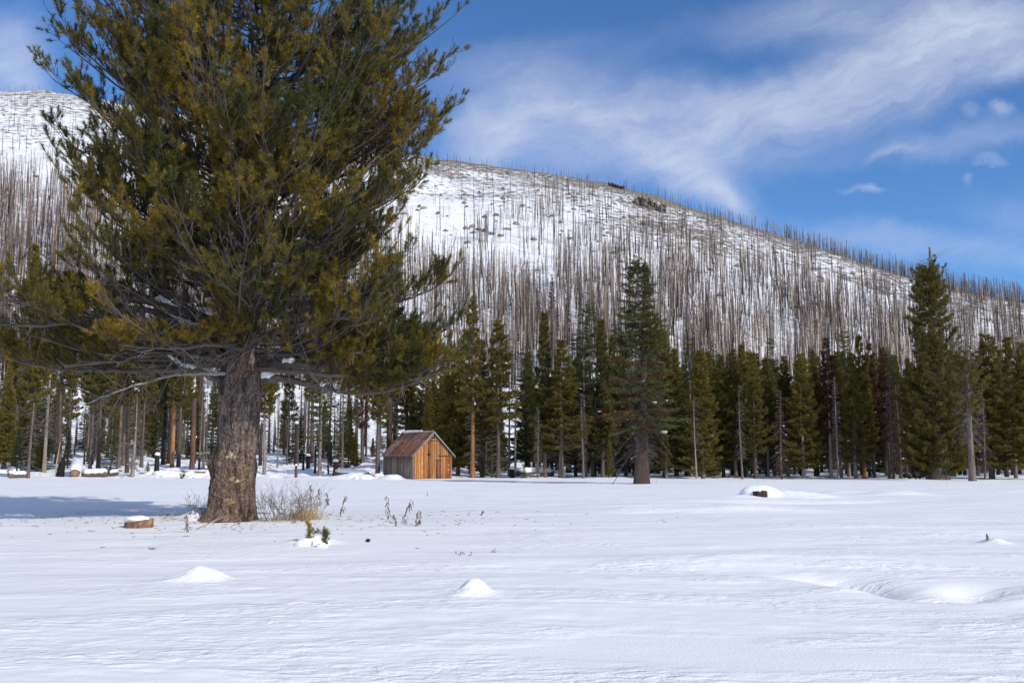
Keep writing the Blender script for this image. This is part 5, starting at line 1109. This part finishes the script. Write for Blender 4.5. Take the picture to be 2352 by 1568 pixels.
def seedling(px, py, top, label, seed, c1, c2, wpx):
    g0 = G(px, py); g0[1] -= .1; g0[2] = tz1(g0[0], g0[1]); r = np.random.default_rng(seed); H = (py - top) * g0[1] / F
    root = thing('pine_seedling', label, 'pine seedling', g0); A = Acc(); s = np.linspace(0, 1, 6); PP = np.stack([.06 * np.sin(s * 4) * H, 0 * s, s * H * .92 - .05], -1); V, T = tubes(PP, .014 * (1 - .6 * s), 6); A.add(V, T, np.array([.2, .13, .08])); acc_obj('stem', A, M_twig, root)
    B = Acc(); M = 40; q = r.uniform(.05, 1, M) ** .8; o = np.stack([np.interp(q, s, PP[:, k]) for k in range(3)], -1); d = np.stack([r.normal(0, .55, M), r.normal(0, .55, M), np.ones(M)], -1); w_ = wpx * g0[1] / F / 2
    o[:, 0] += r.normal(0, .35, M) * w_ * (1.1 - q); o[:, 1] += r.normal(0, .35, M) * w_; C = c1 * q[:, None] + c2 * (1 - q[:, None])
    pr = [tuft_proto(300 + k, 44, .10, .07, .0055, .3, 1.1) for k in range(4)]; place(pr, o, d, r.uniform(.7, 1.1, M), C, B, r); acc_obj('needles', B, M_needle, root)
seedling(711, 1246, 1192, 'pine seedling with yellowed top, left of the pair in the snow', 1, np.array([.42, .30, .06]), np.array([.09, .10, .03]), 20)
seedling(748, 1254, 1210, 'fresh green pine seedling, right of the pair in the snow', 2, np.array([.12, .14, .035]), np.array([.15, .14, .03]), 18)
A = Acc(); 
for k, (px, py, s) in enumerate([(705, 1250, .16), (722, 1246, .17), (733, 1250, .16), (695, 1253, .13), (740, 1256, .10)]):
    q = G(px, py); V, T = blob(q + [0, -.02, 0], (s * 1.2, s, s * .8), 16, .2, k, .2, 8); A.add(V, T, np.ones(3))
tag(acc_obj('snow_heap', A, M_cap, None, True), 'small crumbly snow heap between the two pine seedlings', 'snow heap')
def sprig(px, py, label, seed, s=.5):
    g0 = G(px, py); r = np.random.default_rng(seed); B = Acc(); M = 7; o = r.normal(0, .05, (M, 3)); o[:, 2] = .02; place([tuft_proto(400, 40, .10, .08, .007)], o, r.normal(0, 1, (M, 3)) + [0, 0, .6], np.full(M, s), np.tile([.07, .09, .03], (M, 1)), B, r); tag(acc_obj('pine_sprig', B, M_needle, None, False, g0), label, 'pine sprig')
sprig(726, 1226, 'loose green pine sprig lying on snow between the seedlings', 1, 1.0); sprig(418, 1099, 'green seedling tip poking from snow behind the giant pine, left', 2, 4.0); sprig(1062, 1276, 'tiny needle sprig on the smooth snow in the middle', 3, .4)
# ------------------------------------------------------------------ world, sun, camera
SUN_D = nrm(np.array([.75, -.66, 0.])); EL = math.radians(33); SUNV = np.array([SUN_D[0] * math.cos(EL), SUN_D[1] * math.cos(EL), math.sin(EL)])
world = bpy.data.worlds.new('World'); scene.world = world; world.use_nodes = True; nt = world.node_tree; N = nt.nodes; L = nt.links; bg = N['Background']
sky = N.new('ShaderNodeTexSky'); sky.sky_type = 'NISHITA'; sky.sun_disc = False; sky.sun_elevation = EL; sky.sun_rotation = math.atan2(SUN_D[0], SUN_D[1]); sky.altitude = 2200; sky.air_density = 1.0; sky.dust_density = .3; sky.ozone_density = 2.0
STR = .125
bg.inputs['Strength'].default_value = STR
tc = N.new('ShaderNodeTexCoord'); sep = N.new('ShaderNodeSeparateXYZ'); L.new(tc.outputs['Generated'], sep.inputs[0])
def M2(op, a, b=None, c=None, clamp=False):
    n = N.new('ShaderNodeMath'); n.operation = op; n.use_clamp = clamp
    for i, v in enumerate((a, b, c)):
        if v is None: continue
        if isinstance(v, (int, float)): n.inputs[i].default_value = v
        else: L.new(v, n.inputs[i])
    return n.outputs[0]
yy = M2('MAXIMUM', sep.outputs[1], .05); cu = M2('DIVIDE', sep.outputs[0], yy); cv = M2('DIVIDE', sep.outputs[2], yy)
cmb = N.new('ShaderNodeCombineXYZ'); L.new(cu, cmb.inputs[0]); L.new(cv, cmb.inputs[1])
wn = N.new('ShaderNodeTexNoise'); wn.inputs['Scale'].default_value = 6; wn.inputs['Detail'].default_value = 8; wn.inputs['Roughness'].default_value = .65; L.new(cmb.outputs[0], wn.inputs['Vector'])
wv = N.new('ShaderNodeVectorMath'); wv.operation = 'SUBTRACT'; L.new(wn.outputs['Color'], wv.inputs[0]); wv.inputs[1].default_value = (.5, .5, .5)
wv2 = N.new('ShaderNodeVectorMath'); wv2.operation = 'SCALE'; L.new(wv.outputs[0], wv2.inputs[0]); wv2.inputs['Scale'].default_value = .085
wc = N.new('ShaderNodeVectorMath'); wc.operation = 'ADD'; L.new(cmb.outputs[0], wc.inputs[0]); L.new(wv2.outputs[0], wc.inputs[1])
BL = [(1450, 285, 430, 95, 8, .75), (1900, 225, 430, 95, 20, .85), (2200, 110, 330, 110, 24, .8), (1250, 235, 220, 80, 5, .45), (1560, 390, 190, 60, -30, .7), (1650, 452, 110, 28, -38, .5), (1125, 325, 120, 60, 0, .75), (2304, 270, 30, 16, 0, .5), (2230, 272, 30, 14, 0, .3),
      (2050, 356, 75, 11, 14, .3), (2270, 376, 45, 8, -5, .3), (2010, 444, 42, 10, -8, .4), (2208, 412, 22, 12, 60, .3), (1965, 432, 26, 10, 0, .25), (20, 130, 110, 80, -40, .75), (60, 175, 80, 30, -30, .4), (1980, 30, 420, 60, 4, .5), (2330, 160, 120, 40, 25, .6), (2200, 330, 300, 36, 6, .28), (2150, 570, 420, 40, -8, .34), (1230, 150, 340, 60, 10, .25), (2330, 500, 160, 50, -10, .22)]
mask = None
for px, py, a_, b_, ang, st in BL:
    d = ray(px, py); d2 = ray(px + 1, py); mp = N.new('ShaderNodeMapping'); mp.vector_type = 'TEXTURE'
    mp.inputs['Location'].default_value = (d[0] / d[1], d[2] / d[1], 0); mp.inputs['Rotation'].default_value = (0, 0, math.radians(ang)); mp.inputs['Scale'].default_value = (a_ * 1.4 / F, b_ * 1.75 / F, 1)
    L.new(wc.outputs[0], mp.inputs['Vector']); g = N.new('ShaderNodeTexGradient'); g.gradient_type = 'SPHERICAL'
    # keep z flat
    L.new(mp.outputs[0], g.inputs[0]); s_ = N.new('ShaderNodeMapRange'); s_.interpolation_type = 'SMOOTHSTEP'; s_.inputs['To Max'].default_value = st; s_.inputs['From Max'].default_value = .95; L.new(g.outputs['Fac'], s_.inputs['Value'])
    mask = s_.outputs[0] if mask is None else M2('SUBTRACT', M2('ADD', mask, s_.outputs[0]), M2('MULTIPLY', mask, s_.outputs[0]))
mf = N.new('ShaderNodeMapping'); mf.vector_type = 'TEXTURE'; mf.inputs['Rotation'].default_value = (0, 0, math.radians(20)); mf.inputs['Scale'].default_value = (1 / 5.5, 1 / 17, 1); L.new(wc.outputs[0], mf.inputs['Vector'])
f1 = N.new('ShaderNodeTexNoise'); f1.inputs['Scale'].default_value = 1.0; f1.inputs['Detail'].default_value = 9; f1.inputs['Roughness'].default_value = .66; f1.inputs['Distortion'].default_value = .5; L.new(mf.outputs[0], f1.inputs['Vector'])
f1r = N.new('ShaderNodeMapRange'); f1r.inputs['From Min'].default_value = .28; f1r.inputs['From Max'].default_value = .66; f1r.inputs['To Min'].default_value = .30; f1r.inputs['To Max'].default_value = 1.0; L.new(f1.outputs['Fac'], f1r.inputs['Value'])
alpha0 = M2('MULTIPLY', M2('MULTIPLY', mask, f1r.outputs[0]), .95, clamp=True)
back_fill = N.new('ShaderNodeMapRange'); back_fill.interpolation_type = 'SMOOTHSTEP'; back_fill.inputs['From Min'].default_value = .25; back_fill.inputs['From Max'].default_value = -.35; back_fill.inputs['To Max'].default_value = .55; L.new(sep.outputs[1], back_fill.inputs['Value'])  # unseen white haze added behind the camera as neutral fill light for the shadows
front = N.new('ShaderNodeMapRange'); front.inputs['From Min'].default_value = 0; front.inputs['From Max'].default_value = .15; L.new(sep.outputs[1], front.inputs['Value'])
alpha = M2('MAXIMUM', M2('MULTIPLY', alpha0, front.outputs[0]), back_fill.outputs[0])
tint = N.new('ShaderNodeMixRGB'); tint.blend_type = 'MULTIPLY'; tint.inputs[0].default_value = 1; tint.inputs[2].default_value = (.60, .92, 1.25, 1); L.new(sky.outputs[0], tint.inputs[1])
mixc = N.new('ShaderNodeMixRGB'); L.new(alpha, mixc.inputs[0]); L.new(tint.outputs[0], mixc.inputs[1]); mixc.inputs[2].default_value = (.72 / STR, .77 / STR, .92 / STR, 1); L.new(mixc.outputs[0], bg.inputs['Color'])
sun = bpy.data.lights.new('sun', 'SUN'); sun.energy = 3.6; sun.angle = math.radians(.55); sun.color = (1, .955, .89); so = link('sun', sun); so.rotation_euler = Vector(-SUNV).to_track_quat('-Z', 'Y').to_euler()
cam = bpy.data.cameras.new('camera'); cam.lens = 36 * F / 2352; cam.sensor_width = 36; cam.clip_end = 6000; cam.clip_start = .1
co = link('camera', cam, None, (0, 0, CAMZ), (math.pi / 2 + TH, 0, 0)); scene.camera = co
scene.view_settings.view_transform = 'Standard'; scene.view_settings.look = 'None'; scene.view_settings.exposure = 0; scene.view_settings.gamma = 1
scene.cycles.max_bounces = 5; scene.cycles.diffuse_bounces = 3; scene.cycles.transparent_max_bounces = 4
